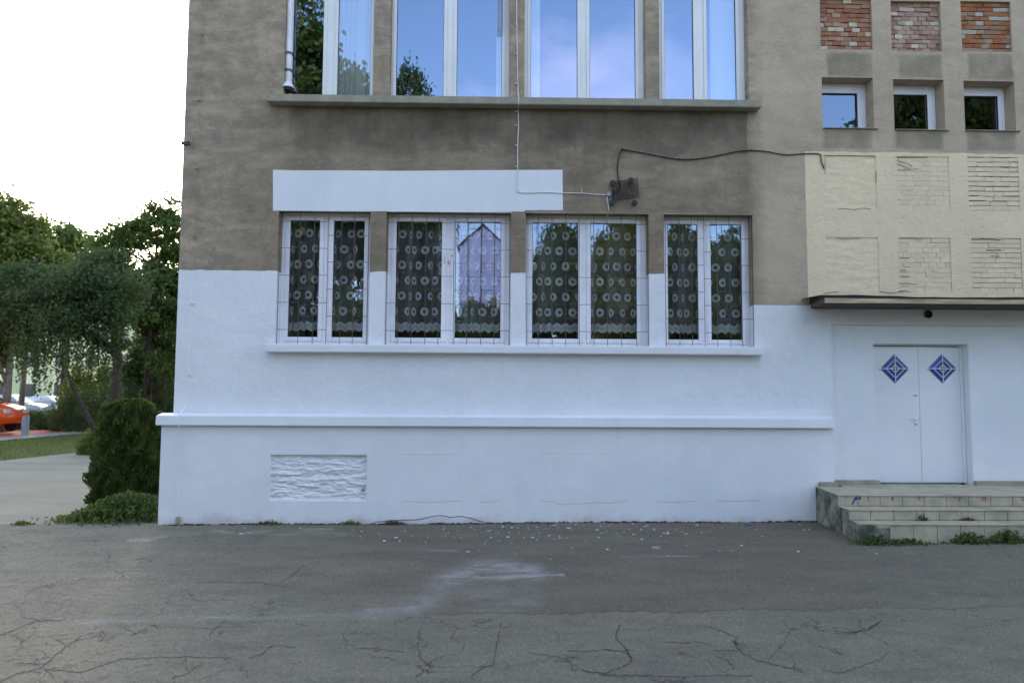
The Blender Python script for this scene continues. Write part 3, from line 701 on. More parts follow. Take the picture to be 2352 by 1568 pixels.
BLUE = M_('blue_vent_enamel', .4, .4); BLUE.col(BLUE.mix(BLUE.rng(BLUE.noise(12,3), .3,.7), (.030,.060,.26), (.055,.11,.36))); BLUE = BLUE.mat
for cu in (2054.7, 2163.7):
    cx, cz = P(cu, 846.5, YD); H = .222
    mb = MB()
    def ringp(r, y): return [(cx+r, y, cz), (cx, y, cz+r), (cx-r, y, cz), (cx, y, cz-r)]
    radii = [H, .142, .064, .0]
    mb.mi = 0
    for k, (r0, r1) in enumerate(((H,.150),(.138,.070),(.058,.0))):
        a = ringp(r0, YD-.003); b = ringp(max(r1,.002), YD-.022)
        base = ringp(r0, YD-.001)
        mb.add(a+b, [(i, (i+1)%4, (i+1)%4+4, i+4) for i in range(4)])
        mb.add(b+ringp(max(r1,.002), YD-.001), [(i, (i+1)%4, (i+1)%4+4, i+4) for i in range(4)])
    mb.mi = 1
    for r in (.144, .064):
        a = ringp(r+.006, YD-.024); b = ringp(r-.006, YD-.024); c = ringp(r+.006, YD-.001)
        mb.add(a+b, [(i, (i+1)%4, (i+1)%4+4, i+4) for i in range(4)]); mb.add(c+a, [(i, (i+1)%4, (i+1)%4+4, i+4) for i in range(4)])
    mb.box(cx-H-.008, cx+H+.008, YD-.028, YD-.002, cz-.006, cz+.006); mb.box(cx-.004, cx+.004, YD-.026, YD-.002, cz-H+.02, cz+H-.02)
    mb.obj('diamond_vent', [BLUE, PVC], door)
mb = MB(); hx, hz = P(2103, 961, YD); mb.box(hx-.018, hx+.018, YD-.006, YD, hz-.12, hz+.05); mb.tube([(hx,YD-.004,hz),(hx,YD-.045,hz),(hx-.10,YD-.045,hz+.004)], .009, 8); mb.obj('door_handle', DOORM, door, .002)
MB().lathe((hx, YD-.012, hz-.085), [(.013,0),(.013,.01)], 'y', 10).obj('keyhole', simple('worn_brass', (.35,.16,.12), .5), door)
MB().box(PX(2098,908,YD), PX(2107,908,YD), YD-.004, YD, P(2102,909,YD)[1], P(2102,907.4,YD)[1]).obj('door_slot', SEAL, door)
# concrete skirting beside the door and thresholds
ZLAND = P(2100, 1115, 0)[1]
SK = M_('tiled_skirting_concrete', .9, .2); SK.col(SK.mix(SK.rng(SK.noise(6,5), .35,.7), (0.374,0.326,0.251), (0.252,0.229,0.180))); SK = SK.mat
MB().box(PX(1874,1110,-.03), PX(1916,1110,-.03), -.165, -.121, ZLAND-.02, P(1895,1107,-.16)[1]).obj('skirting', SK, bld, .006)
MB().box(PX(1919,1108,-.03), dr[0]-.002, -.03, .038, ZLAND-.02, P(1960,1103,-.03)[1]).obj('skirting', SK, bld, .006)
MB().box(dr[1]+.002, 9.8, -.03, .038, ZLAND-.02, P(2290,1105,-.03)[1]).obj('skirting', SK, bld, .006)
# round hole over the door
vx, vz = P(2131, 721.6, 0); mb = MB(); mb.lathe((vx, -.02, vz), [(.055,.018),(.062,.0),(.050,-.004),(.046,.012)], 'y', 20); mb.obj('round_vent', BLACKR, bld, smooth=True)

# canopy slab with its bitumen edge and timber fascia
YC = -.68
zt_, zf, zb_ = P(2100, 681, YC)[1], P(2100, 684.5, YC)[1], P(2100, 698, YC)[1]
xw, xf = PX(1862, 692, 0), PX(1893, 690, YC)
WOOD = M_('weathered_fascia_board', .85, .2); WOOD.col(WOOD.mix(WOOD.rng(WOOD.noise(3,6,.6,WOOD.mapv((.5,1,8))), .35,.65), (.62,.50,.32), (.26,.20,.13))); WOOD = WOOD.mat
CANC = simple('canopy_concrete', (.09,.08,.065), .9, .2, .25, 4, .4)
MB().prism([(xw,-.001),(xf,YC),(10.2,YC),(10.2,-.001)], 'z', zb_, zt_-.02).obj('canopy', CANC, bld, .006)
canopy = [o for o in C.objects if o.name == 'canopy'][0]
nseg = 90; mb = MB(); zs_t = []
for i in range(nseg+1):
    x = xf-.02 + (10.22-xf)*i/nseg; dz = .012*mnoise.noise(Vector((x*2.3,0,1))) + .010*math.sin(x*1.7)
    zs_t.append((x, dz))
vs = []; 
for x, dz in zs_t: vs += [(x, YC-.03, zf-.006+dz*.5), (x, YC-.03, zt_+dz), (x, YC+.12, zt_+.015+dz), (x, -.003, zt_+.05)]
mb.add(vs, [(4*i+a, 4*i+4+a, 4*i+5+a, 4*i+1+a) for i in range(nseg) for a in range(3)])
v0 = [(xf-.02, YC-.03, zf-.006), (xf-.02, YC-.03, zt_), (xw-.02,-.003,zt_+.05), (xw-.02,-.003,zf-.006)]
mb.add(v0, [(0,1,2,3)]); 
mb.add([(xf-.02,YC-.03,zt_),(xf-.02,YC+.12,zt_+.015),(xf-.02,-.003,zt_+.05),(xw-.02,-.003,zt_+.05)], [(0,1,2,3)])
mb.obj('bitumen_edge', simple('black_bitumen', (.022,.021,.02), .75, .3, .3, 8, .6), canopy)
xb_ = xf
while xb_ < 10.1:
    L = random.uniform(1.1, 1.5); MB().box(xb_+.002, min(xb_+L, 10.19), YC-.022, YC-.002, zb_+.004, zf-.008).obj('fascia_board', WOOD, canopy, .003); xb_ += L

# conductor rod with stand-off clips on the left pier
lc = empty('lightning_conductor', (PX(452,400,0), 0, 0), 'thin lightning conductor rod on clips up the left pier', 'lightning rod')
def child_w(mbx, name, mat, parent, **kw):
    o = mbx.obj(name, mat, parent, **kw); o.matrix_parent_inverse = parent.matrix_world.inverted() if False else Matrix.Translation(-parent.location); return o
xr = PX(452, 400, 0)
child_w(MB().tube([(xr,-.028,PZ(626)),(xr,-.03,6),(xr+.006,-.03,9),(xr,-.03,ZT)], .006, 6), 'rod', STUC, lc)
child_w(MB().tube([(xr,-.028,PZ(626)-.003),(xr-.01,-.03,2.3),(xr-.02,-.045,ZBT+.12),(xr-.03,-.215,ZBT+.02),(xr-.03,-.215,ZBB-.02),(xr-.03,-.145,ZBB-.10),(xr-.035,-.14,-.02)], .006, 6), 'rod', WH, lc)
for i, v in enumerate((81, 231, 387, 545, 697, 860)):
    z = P(452, v)[1]; child_w(MB().box(xr-.022, xr+.022, -.040, -.001, z-.013, z+.013), 'clip', CONC if v < 620 else WH, lc, bevel=.003)
child_w(MB().box(xr-.06, xr+.0, -.155, -.121, P(430,1196,YP)[1]-.03, P(430,1186,YP)[1]), 'clip', CONC, lc, bevel=.004)
hk = MB(); z_ = P(430, 329)[1]; hk.tube([(X_L+.08,-.01,z_-.01),(X_L-.03,-.03,z_+.01),(X_L-.12,-.04,z_+.06),(X_L-.22,-.05,z_+.17)], [.013,.012,.010,.006], 6)
hk.box(X_L-.02, X_L+.10, -.03, -.001, z_-.03, z_+.02); hk.obj('wall_hook', simple('rusty_hook', (.07,.07,.055), .8), None, label='small bent metal hook sticking out from the upper left corner', cat='hook')

# entrance steps
st = empty('entrance_steps', (PX(1924,1150,-1.0), -.6, 0), 'low tiled concrete steps with landing in front of the white door', 'steps')
SLOC = st.location.copy()
def stp(mbx, name, mat, **kw):
    o = mbx.obj(name, mat, st, **kw); o.matrix_parent_inverse = Matrix.Translation(-SLOC); return o
Yl = [-1.0, -1.28, -1.56]; Zl = [P(2100,1137,Yl[0])[1], P(2100,1170,Yl[1])[1], P(2100,1203.5,Yl[2])[1]]
XSL = [PX(1925,1150,Yl[0]), PX(1950,1182,Yl[1]), PX(1968,1215,Yl[2])]
xs0 = PX(1874,1150,-.12); XE = 9.7
def mat_tile():
    m = M_('worn_grey_tile', .75, .3); r = m.orand()
    c = m.mix(r, (0.476,0.427,0.308), (0.414,0.380,0.274)); c = m.mix(m.rng(m.noise(7,5,.6), .45,.75,0,.7), c, (0.289,0.263,0.195)); c = m.mix(m.rng(m.noise(2.2, 6, .65), .48, .66, 0, .45), c, (0.158,0.166,0.137)); c = m.mix(m.rng(m.noise(35, 4, .7), .55, .72, 0, .4), c, (0.140,0.138,0.118)); m.col(c); m.bump(m.noise(40,3), .25, .004); return m.mat
TILE = mat_tile()
MOSS = M_('mossy_step_side', .95, .1); MOSS.col(MOSS.mix(MOSS.rng(MOSS.noise(3.5,6,.6), .38,.6), (.32,.30,.25), (.07,.09,.06))); MOSS.bump(MOSS.noise(30,5), .6, .01); MOSS = MOSS.mat
th_ = .012
x0s = [xs0+.0, XSL[1]-.0, XSL[2]-.0]
zb0 = -.25
mb = MB()
mb.prism([(xs0, -.122), (XSL[0]+.03, Yl[0]+.012), (XE, Yl[0]+.012), (XE, -.122)], 'z', zb0, Zl[0]-th_)
mb.prism([(xs0+.03, -.125-.05), (XSL[1]+.02, Yl[1]+.012), (XE, Yl[1]+.012), (XE, -.5), (xs0+.05,-.5)][0:4], 'z', zb0, Zl[1]-th_)
mb.prism([(xs0+.06, -.25), (XSL[2]+.02, Yl[2]+.012), (XE, Yl[2]+.012), (XE, -.5)], 'z', zb0, Zl[2]-th_)
stp(mb, 'step_core', MOSS)
GROUT = simple('dark_grout', (.05,.048,.042), .95)
tw = .298
tile_cache = {}
def tile(x, w_, y0, y1, z0, z1, cut=None):
    mb = MB(); mb.box(x+.003, x+w_-.003, y0, y1, z0, z1, .0007); return stp(mb, 'tile', TILE, bevel=.003, seg=1)
ztop = [Zl[0], Zl[1], Zl[2]]
for k in range(3):
    yf = Yl[k]; zt2 = Zl[k]; zlow = (Zl[k+1] if k < 2 else float(zg(5,-1.6))-.02)
    x = XSL[k] + (.0 if k != 2 else .0); w0 = [tw*.9, tw*.95, tw*.0][k]
    if k == 2: x += .42                                     # broken corner: the first tile of the lowest riser is gone
    first = True
    while x < XE-.05:
        w_ = w0 if first and w0 > .05 else tw; first = False
        tile(x, w_, yf, yf+.011, zlow+.003, zt2-.016)
        if k: tile(x, w_, yf-.012, Yl[k-1]-.001, zt2-.013, zt2)
        x += w_
    if k == 2: 
        mb = MB(); x0 = XSL[2]
        mb.add([(x0+.02,yf+.03,zt2),(x0+.42,yf-.008,zt2),(x0+.42,Yl[1]-.002,zt2),(XSL[1]+.02,Yl[1]-.002,zt2),(x0+.02,yf+.03,zt2-.05),(x0+.42,yf-.0,zt2-.05)], [(0,1,2,3),(0,4,5,1)])
        stp(mb, 'broken_tread', TILE)
# landing tiles, three rows
ys_ = [(-1.012, -.72), (-.717, -.43), (-.427, -.168)]
def xside(y):           # left side of the landing at depth y
    t = (y+.12)/(Yl[0]+.12); return xs0 + (XSL[0]-xs0)*t
for (a, b) in ys_:
    x = XSL[0]-.0; 
    xa_, xb2 = xside(a), xside(b)
    mb = MB(); mb.prism([(xa_+.003,a),(x+tw*.9-.003,a),(x+tw*.9-.003,b),(xb2+.003,b)], 'z', Zl[0]-.012, Zl[0]); stp(mb, 'tile', TILE)
    x += tw*.9
    while x < XE-.05: tile(x, tw, a, b, Zl[0]-.0125, Zl[0]-.0005); x += tw
stp(MB().box(dr[0]+.05-.0, dr[1]-.05, -.165, .0, Zl[0]-.02, ZD0-.004), 'threshold', TILE, bevel=.004)
stp(MB().box(PX(1925,1110,0), XE, -.166, .0, Zl[0]-.03, Zl[0]+.004), 'step_core', TILE)
# painted scribbles on the top riser
REDP = simple('faded_red_paint', (.34,.10,.08), .8); BLUP = simple('blue_spray_paint', (.03,.06,.22), .7)
def strokes(name, lines, Y, wd, mat, parent, wfn=None):
    mb = MB()
    for ln in lines:
        r_ = ribbon([P(u, v, Y) for u, v in ln], Y-.0015, wd); mb.add(r_.v, r_.f)
    o = mb.obj(name, mat, parent)
    if parent is st: o.matrix_parent_inverse = Matrix.Translation(-SLOC)
    return o
sx = lambda x, y: ((x/3.285+2740)/1.4694, (y/3.285+1580)/1.4694)
Y1 = Yl[0]
strokes('blue_mark', [[sx(445,400),sx(470,350),sx(500,305)],[sx(500,305),sx(535,300),sx(535,345)],[sx(480,345),sx(530,330)]], Y1, .020, BLUP, st)
for cx_, kind_ in ((632,'c'),(900,'e'),(1178,'s'),(1412,'r'),(1640,'t'),(1905,'b'),(2330,'d')):
    y0_ = 335
    L = {'c':[[(14,-28),(-8,-22),(-12,5),(8,32)]], 'e':[[(16,-24),(-8,-20),(-10,20),(14,22)],[(-8,0),(10,0)],[(-4,-6),(4,8)]], 's':[[(-16,-24),(14,-20),(16,6),(-2,10)]], 'r':[[(-14,-30),(12,-26),(20,-14)]],
         't':[[(-20,-20),(24,-24)],[(0,-22),(-4,34)],[(-20,4),(24,0)]], 'b':[[(-18,-22),(20,-18),(26,8),(10,22),(-12,14),(-18,-22)],[(-8,-2),(18,2)]], 'd':[[(-10,-20),(14,-16),(12,24),(-10,18)]]}[kind_]
    strokes('red_letter', [[sx(cx_+a, y0_+b) for a, b in l] for l in L], Y1, .012, REDP, st)
# red scribble on the mullion of the second window
o = strokes('red_scribble', [[(1023,590),(1020,598),(1021,605)],[(1028,602),(1031,598),(1032,602),(1029,606),(1034,606)],[(1036,587),(1041,588)],[(1038,585),(1039,590)]], YW-.016, .006, REDP, bld)

# ================================================================== things fixed to the facade
# thin wire grilles in front of the lower windows
cols = [[640,687,720,751,783,812,845], [888,914,945,978,1008,1042,1073,1105,1136,1170], [1209,1236,1268,1300,1331,1364,1395,1427,1462,1489], [1529,1560.6,1589.5,1618,1647,1676,1704,1728]]
descr = ['leftmost window, under the white painted rectangle', 'second lower window, the one with the red scribble', 'third lower window, below the mesh guard', 'rightmost lower window beside the bare brown wall']
for wi, (h, cu) in enumerate(zip(low, cols)):
    g = empty('window_grille', (h[0], .03, h[2]), 'thin rusty wire grille over the '+descr[wi], 'window grille', 'wire grilles over the lower windows')
    MI = Matrix.Translation(-g.location); xsg = [PX(u, 640, .03) for u in cu]; r = .0048
    def gp(mbx, nm, **kw):
        o = mbx.obj(nm, RUST, g, **kw); o.matrix_parent_inverse = MI
    for k, x in enumerate(xsg):
        j = random.uniform(-.008, .008); j2 = random.uniform(-.006,.006)
        gp(MB().tube([(x+j2,.03,h[2]+.003),(x+j,.03,(h[2]+h[3])/2),(x,.03,h[3]-.004)], r, 5), 'bar')
    per = .405; base = P(1340, 545.6, .03)[1]
    for k in range(len(xsg)-1):
        off = 0 if (k % 2 == (len(xsg)//2) % 2) else per/2
        z = base + per - off
        while z > h[2]+.03:
            if z < h[3]-.02:
                t0, t1 = random.uniform(-.004,.004), random.uniform(-.004,.004)
                if random.random() > .06: gp(MB().tube([(xsg[k],.026,z+t0),(xsg[k+1],.026,z+t1)], r*.85, 5), 'crossbar')
            z -= per
    if wi in (1, 2): 
        pass

# lace curtains
def mat_lace():
    m = M_('lace_net'); n = m.n
    uvn = n.new('ShaderNodeUVMap'); sp = n.new('ShaderNodeSeparateXYZ'); m.set(sp.inputs[0], uvn.outputs[0]); u, v = sp.outputs[0], sp.outputs[1]      # metres of cloth, metres above hem
    RS, CS = .2385, .225
    vv = m.m('DIVIDE', m.m('SUBTRACT', v, .195), RS); row = m.m('FLOOR', vv); fv = m.m('SUBTRACT', m.m('SUBTRACT', vv, row), .5)
    par = m.m('MULTIPLY', m.m('MODULO', m.m('ADD', row, 10), 2), .5)
    uu = m.m('ADD', m.m('DIVIDE', u, CS), par); fu = m.m('SUBTRACT', m.m('FRACT', uu), .5)
    dx, dy = m.m('MULTIPLY', fu, CS), m.m('MULTIPLY', fv, RS)
    r = m.m('SQRT', m.m('ADD', m.m('MULTIPLY', dx, dx), m.m('MULTIPLY', dy, dy)))
    ring = m.m('MULTIPLY', m.m('LESS_THAN', r, .066), m.m('GREATER_THAN', r, .027))
    ring = m.m('MULTIPLY', ring, m.m('GREATER_THAN', v, .19))
    # hem: two wavy rows of small discs over a denser ground
    wave = m.m('MULTIPLY', m.m('PINGPONG', u, .075), .55)
    vh = m.m('SUBTRACT', v, wave)
    hem = m.m('MULTIPLY', m.m('GREATER_THAN', vh, -.01), m.m('LESS_THAN', vh, .115))
    b1 = m.m('MULTIPLY', m.m('GREATER_THAN', vh, .085), m.m('LESS_THAN', vh, .115)); b2 = m.m('LESS_THAN', vh, .03)
    dots = m.m('GREATER_THAN', m.m('SINE', m.m('MULTIPLY', u, 2*math.pi/.038)), -.55)
    hemd = m.m('MULTIPLY', m.m('MAXIMUM', b1, b2), dots)
    above = m.m('GREATER_THAN', vh, -.01)
    # net ground with slanting threads
    dg = m.m('SINE', m.m('ADD', m.m('MULTIPLY', u, 210), m.m('MULTIPLY', v, 130)))
    net = m.m('ADD', m.m('MULTIPLY', m.m('GREATER_THAN', dg, .55), .13), m.m('ADD', m.m('MULTIPLY', m.attr('fold'), .17), .05))
    a = m.m('MAXIMUM', net, m.m('MULTIPLY', ring, .80)); a = m.m('MAXIMUM', a, m.m('MULTIPLY', hem, .66)); a = m.m('MAXIMUM', a, m.m('MULTIPLY', hemd, .85))
    a = m.m('MULTIPLY', a, above)
    tr = n.new('ShaderNodeBsdfTransparent'); df = n.new('ShaderNodeBsdfDiffuse'); df.inputs[0].default_value = (.80,.82,.84,1)
    tl = n.new('ShaderNodeBsdfTranslucent'); tl.inputs[0].default_value = (.6,.62,.62,1); s1 = n.new('ShaderNodeMixShader'); s1.inputs[0].default_value = .25
    m.t.links.new(df.outputs[0], s1.inputs[1]); m.t.links.new(tl.outputs[0], s1.inputs[2])
    ms = n.new('ShaderNodeMixShader'); m.set(ms.inputs[0], a); m.t.links.new(tr.outputs[0], ms.inputs[1]); m.t.links.new(s1.outputs[0], ms.inputs[2]); m.t.links.new(ms.outputs[0], m.out.inputs[0])
    return m.mat
LACE = mat_lace()
SHEER = M_('plain_sheer_cloth'); _n = SHEER.n; _t = _n.new('ShaderNodeBsdfTransparent'); _d = _n.new('ShaderNodeBsdfDiffuse'); _d.inputs[0].default_value = (.80,.80,.74,1); _m = _n.new('ShaderNodeMixShader'); _m.inputs[0].default_value = .8
SHEER.t.links.new(_t.outputs[0], _m.inputs[1]); SHEER.t.links.new(_d.outputs[0], _m.inputs[2]); SHEER.t.links.new(_m.outputs[0], SHEER.out.inputs[0]); SHEER = SHEER.mat
def curtain(name, x0, x1, zb, zt, Y, mat, seed, amp=.05, **kw):
    n = max(40, int((x1-x0)/.008)); xs = np.linspace(x0, x1, n); r_ = np.random.default_rng(seed)
    pk = np.zeros(n); pos = x0
    while pos < x1:
        pos += r_.uniform(.07, .30); wd = r_.uniform(.012, .045); pk += r_.uniform(.6, 2.6)*np.exp(-((xs-pos)/wd)**2)
    ph = r_.uniform(0, 6.28, 3); y = amp*(.5*np.sin(xs*7+ph[0]) + .25*np.sin(xs*17+ph[1])) + .018*pk
    fold = np.concatenate([[0], np.cumsum(np.diff(xs)*(1.02+pk[1:]))]) + seed*.07
    zs = np.linspace(zb, zt, 14)
    me = grid_mesh(name, np.arange(n), zs, lambda I, Z: (xs[I.astype(int)], Y + y[I.astype(int)]*(.7+.3*(zt-Z)/(zt-zb)), Z), mat)
    fa = me.attributes.new('fold', 'FLOAT', 'POINT'); fa.data.foreach_set('value', np.tile(np.clip(pk*.4 + .25*(1+np.sin(xs*11+ph[2])), 0, 1.2), len(zs)).astype(np.float32)); uvl = me.uv_layers.new(name='uv'); vi = np.empty(len(me.loops), np.int32); me.loops.foreach_get('vertex_index', vi)
    uv = np.stack([fold[vi % n], zs[vi // n]-zb], 1).astype(np.float32); uvl.data.foreach_set('uv', uv.ravel())
    return link(name, me, None, None, **kw)
hemz = P(1340, 764, .30)[1]
for i, h in enumerate(low):
    curtain('lace_curtain', h[0]+.03, h[1]-.03, hemz, h[3]-.02, .36, LACE, 3+i, label='white ring patterned lace curtain in the '+descr[i].split(',')[0], cat='curtain', group='lace curtains in the lower windows')
for (a, b, sd_, lb) in ((776,856,11,'pale plain curtain behind the right pane of the leftmost upper window'), (1140,1160,12,'narrow strip of pale curtain at the right edge of the second upper window'), (1214,1240,13,'narrow pale curtain at the left edge of the third upper window'), (1631,1696,14,'sheer pale curtain behind the last upper window pane on the right')):
    curtain('plain_curtain', PX(a,110,.28), PX(b,110,.28), ZUB-.05, ZUT, .28, SHEER, sd_, .015, label=lb, cat='curtain')
# narrow mesh panel hanging in front of the second upper window
x0,x1,z0,z1 = R4(1142,1154,6,72,.08)
vp = empty('mesh_strip', ((x0+x1)/2,.08,z0), 'narrow grey mesh strip hanging at the right edge of the second upper window', 'mesh strip')
mb = MB()
for k in range(5): x = x0+(x1-x0)*k/4; mb.box(x-.003, x+.003, .076, .084, z0, z1+.6)
for k in range(34): z = z0+(z1+.6-z0)*k/33; mb.box(x0, x1, .078, .082, z-.003, z+.003)
o = mb.obj('mesh', simple('grey_wire_mesh', (.16,.17,.2), .6), vp); o.matrix_parent_inverse = Matrix.Translation(-vp.location)

# cables
def cable(name, pts, Y, r, mat, label, cat='cable', ys_=None, clips=(), cmat=None):
    p3 = []
    for i, (u, v) in enumerate(pts):
        y = ys_[i] if ys_ else Y; x, z = P(u, v, y); p3.append(Vector((x, y, z)))
    # smooth (catmull)
    sm = []
    for i in range(len(p3)-1):
        a, b, c, d = p3[max(i-1,0)], p3[i], p3[i+1], p3[min(i+2,len(p3)-1)]
        for k in range(5):
            t = k/5; sm.append(.5*((2*b)+(c-a)*t+(2*a-5*b+4*c-d)*t*t+(3*b-a-3*c+d)*t**3))
    sm.append(p3[-1])
    e = empty(name, tuple(p3[-1]), label, cat); MI = Matrix.Translation(-e.location)
    o = MB().tube(sm, r, 6).obj('strand', mat, e, smooth=True); o.matrix_parent_inverse = MI
    for (u, v, du, dv) in clips:
        x, z = P(u, v, -.012); mb = MB(); mb.box(x-abs(du)/2-.004+du*.4, x+abs(du)/2+.004+du*.4, -.024, 0, z-abs(dv)/2-.005+dv*.4, z+abs(dv)/2+.005+dv*.4)
        o = mb.obj('clip', cmat or mat, e, bevel=.002); o.matrix_parent_inverse = MI
    return e
cl = [(1187,57),(1187,124),(1187,193),(1187,256),(1187,288),(1188,334),(1189,383)]
cable('wall_cable', [(1188,-60),(1187,0),(1187,60),(1188,120),(1189,180),(1190,214),(1191,222),(1191,240),(1190,250),(1191,290),(1189,335),(1189,386),(1188,436),(1192,441),(1210,443),(1250,441.5),(1290,443.5),(1335,444),(1370,447),(1396,448)], 0, .0075, WCABLE,
      'white cable running down the wall and along the painted rectangle', clips=[(u, v, -.035, 0) for u, v in cl]+[(1336,441,0,.05)],
      ys_=[-.012]*5+[-.03,-.182,-.182,-.03]+[-.012]*11)
cable('wall_cable', [(1396,450),(1394,458),(1397,470),(1398,482),(1396,490),(1396,506)], 0, .0075, WCABLE, 'short white cable dropping from the junction box into the third window', ys_=[-.014,-.014,-.014,-.012,.05,.10])
cable('wall_cable', [(1893,388),(1887,372),(1885,358),(1880,353.5),(1850,353),(1810,356),(1785,353),(1760,348),(1725,346),(1695,348),(1660,355),(1625,362),(1590,366),(1560,366),(1520,360),(1480,352),(1450,347),(1432,344.5),(1425,350),(1420,368),(1418,390),(1421,412),(1424,430),(1416,444)], -.016, .0085, BLACKR, 'black cable sagging along the brown wall to the mesh guard', clips=[(1430,345,-.02,.02),(1725,346,.0,.02),(1560,366,0,.02)])
jb = MB(); x, z = P(1398.5, 446, -.02); jb.lathe((x, -.035, z), [(.036,.034),(.036,.004),(.030,0)], 'y', 16); jb.obj('junction_box', simple('blue_grey_plastic', (.30,.32,.42), .5), None, smooth=False, label='small round blue grey junction box left of the mesh guard', cat='junction box')
mg = empty('mesh_guard', (PX(1436,436,-.05), -.05, P(1436,436,-.05)[1]), 'black square wire mesh guard fixed crookedly on the brown wall', 'mesh guard')
MI = Matrix.Translation(-mg.location); cs = [Vector((P(u,v,-.05)[0], -.05, P(u,v,-.05)[1])) for u, v in ((1405,419),(1463,411),(1467,453),(1410,461))]
mb = MB()
for k in range(13):
    t = k/12; mb.tube([cs[0].lerp(cs[1],t)+Vector((0,0,.02)), cs[3].lerp(cs[2],t)-Vector((0,0,.01))], .0045, 4)
for k in range(10):
    t = k/9; mb.tube([cs[0].lerp(cs[3],t)-Vector((.01,0,0)), cs[1].lerp(cs[2],t)+Vector((.01,0,0))], .0045, 4)
o = mb.obj('mesh', BLACKR, mg); o.matrix_parent_inverse = MI
for u, v in ((1407,421),(1449,415),(1457,467),(1406,466)):
    x, z = P(u, v, -.04); o = MB().lathe((x, -.06, z), [(.022,.058),(.03,.02),(.044,.012),(.044,0),(.03,-.006)], 'y', 14).obj('spacer', simple('dark_grey_spacer', (.035,.037,.035), .7), mg); o.matrix_parent_inverse = MI
o = MB().tube([(PX(1410,440,-.03),-.03,P(1410,440)[1]),(PX(1406,470,-.03),-.03,P(1406,474)[1])], .012, 6).obj('bracket', BLACKR, mg); o.matrix_parent_inverse = MI
# white pipe with clamps at the left jamb of the upper windows
pp_ = empty('drain_pipe', (PX(663,195,.08), .08, P(663,200,.08)[1]), 'white pipe with two grey clamps and flared mouth beside the upper left window', 'pipe')
MI = Matrix.Translation(-pp_.location); xp = PX(663, 150, .08); zf_ = P(663, 192, .08)[1]
WP = simple('dull_white_pipe', (.76,.76,.76), .5)
def pc(mbx, nm, mat, **kw):
    o = mbx.obj(nm, mat, pp_, **kw); o.matrix_parent_inverse = MI
pc(MB().lathe((xp, .08, zf_), [(.046,0),(.046,ZUT-zf_-.1)], 'z', 18), 'pipe', WP, smooth=False)
pc(MB().lathe((xp, .08, zf_), [(.055,.01),(.10,-.07),(.11,-.075),(.10,-.085),(.045,-.01)], 'z', 18), 'flared_mouth', WP)
pc(MB().lathe((xp, .08, zf_), [(.085,-.125),(.08,-.08)], 'z', 18), 'pipe_opening', SEAL)
for v in (124, 163): pc(MB().lathe((xp, .08, P(663,v,.08)[1]), [(.058,-.016),(.058,.016)], 'z', 18), 'clamp', simple('grey_clamp', (.12,.12,.12), .6))

# ================================================================== VEGETATION
def leaf_mat(name, c0, c1, c2, tr=.35):
    m = M_(name, .6, .25); r = m.irand(); c = m.ramp(r, [(0,c0),(.5,c1),(1,c2)]); m.col(c)
    tl = m.n.new('ShaderNodeBsdfTranslucent'); m.set(tl.inputs[0], m.mix(.5, c, (.16,.22,.03))); ms = m.n.new('ShaderNodeMixShader'); ms.inputs[0].default_value = tr
    m.t.links.new(m.b.outputs[0], ms.inputs[1]); m.t.links.new(tl.outputs[0], ms.inputs[2]); m.t.links.new(ms.outputs[0], m.out.inputs[0]); return m.mat
LEAF_A = leaf_mat('broad_leaf', (0.047,0.085,0.021), (0.068,0.111,0.029), (0.115,0.156,0.040))
LEAF_B = leaf_mat('dark_leaf', (0.041,0.068,0.032), (0.057,0.091,0.039), (0.081,0.120,0.046))
LEAF_C = leaf_mat('yellow_green_leaf', (0.081,0.124,0.023), (0.128,0.163,0.034), (0.203,0.208,0.052))
LEAF_T = leaf_mat('thuja_scale_leaf', (.028,.050,.014), (.045,.078,.018), (.085,.105,.026), .25)
LEAF_D = leaf_mat('dry_brown_leaf', (.10,.05,.025), (.14,.07,.035), (.17,.11,.05), .2)
BARK = simple('brown_bark', (.065,.052,.042), .95, .1, .3, 5, .8)
BARKL = simple('pale_bark', (.24,.22,.17), .95, .1, .3, 5, .8)
def leaves(cent, size, r_, droop=0, asp=.55):
    n = len(cent); a = r_.normal(size=(n,3)); a[:,2] -= droop; a /= np.linalg.norm(a,axis=1)[:,None]
    b = r_.normal(size=(n,3)); b -= (b*a).sum(1)[:,None]*a; b /= np.linalg.norm(b,axis=1)[:,None]
    s = size*r_.uniform(.6,1.3,n)[:,None]
    V = np.stack([cent-a*s*.5, cent+b*s*asp*.5, cent+a*s*.5, cent-b*s*asp*.5], 1).reshape(-1,3)
    Q = np.arange(4*n).reshape(-1,4); return V, Q
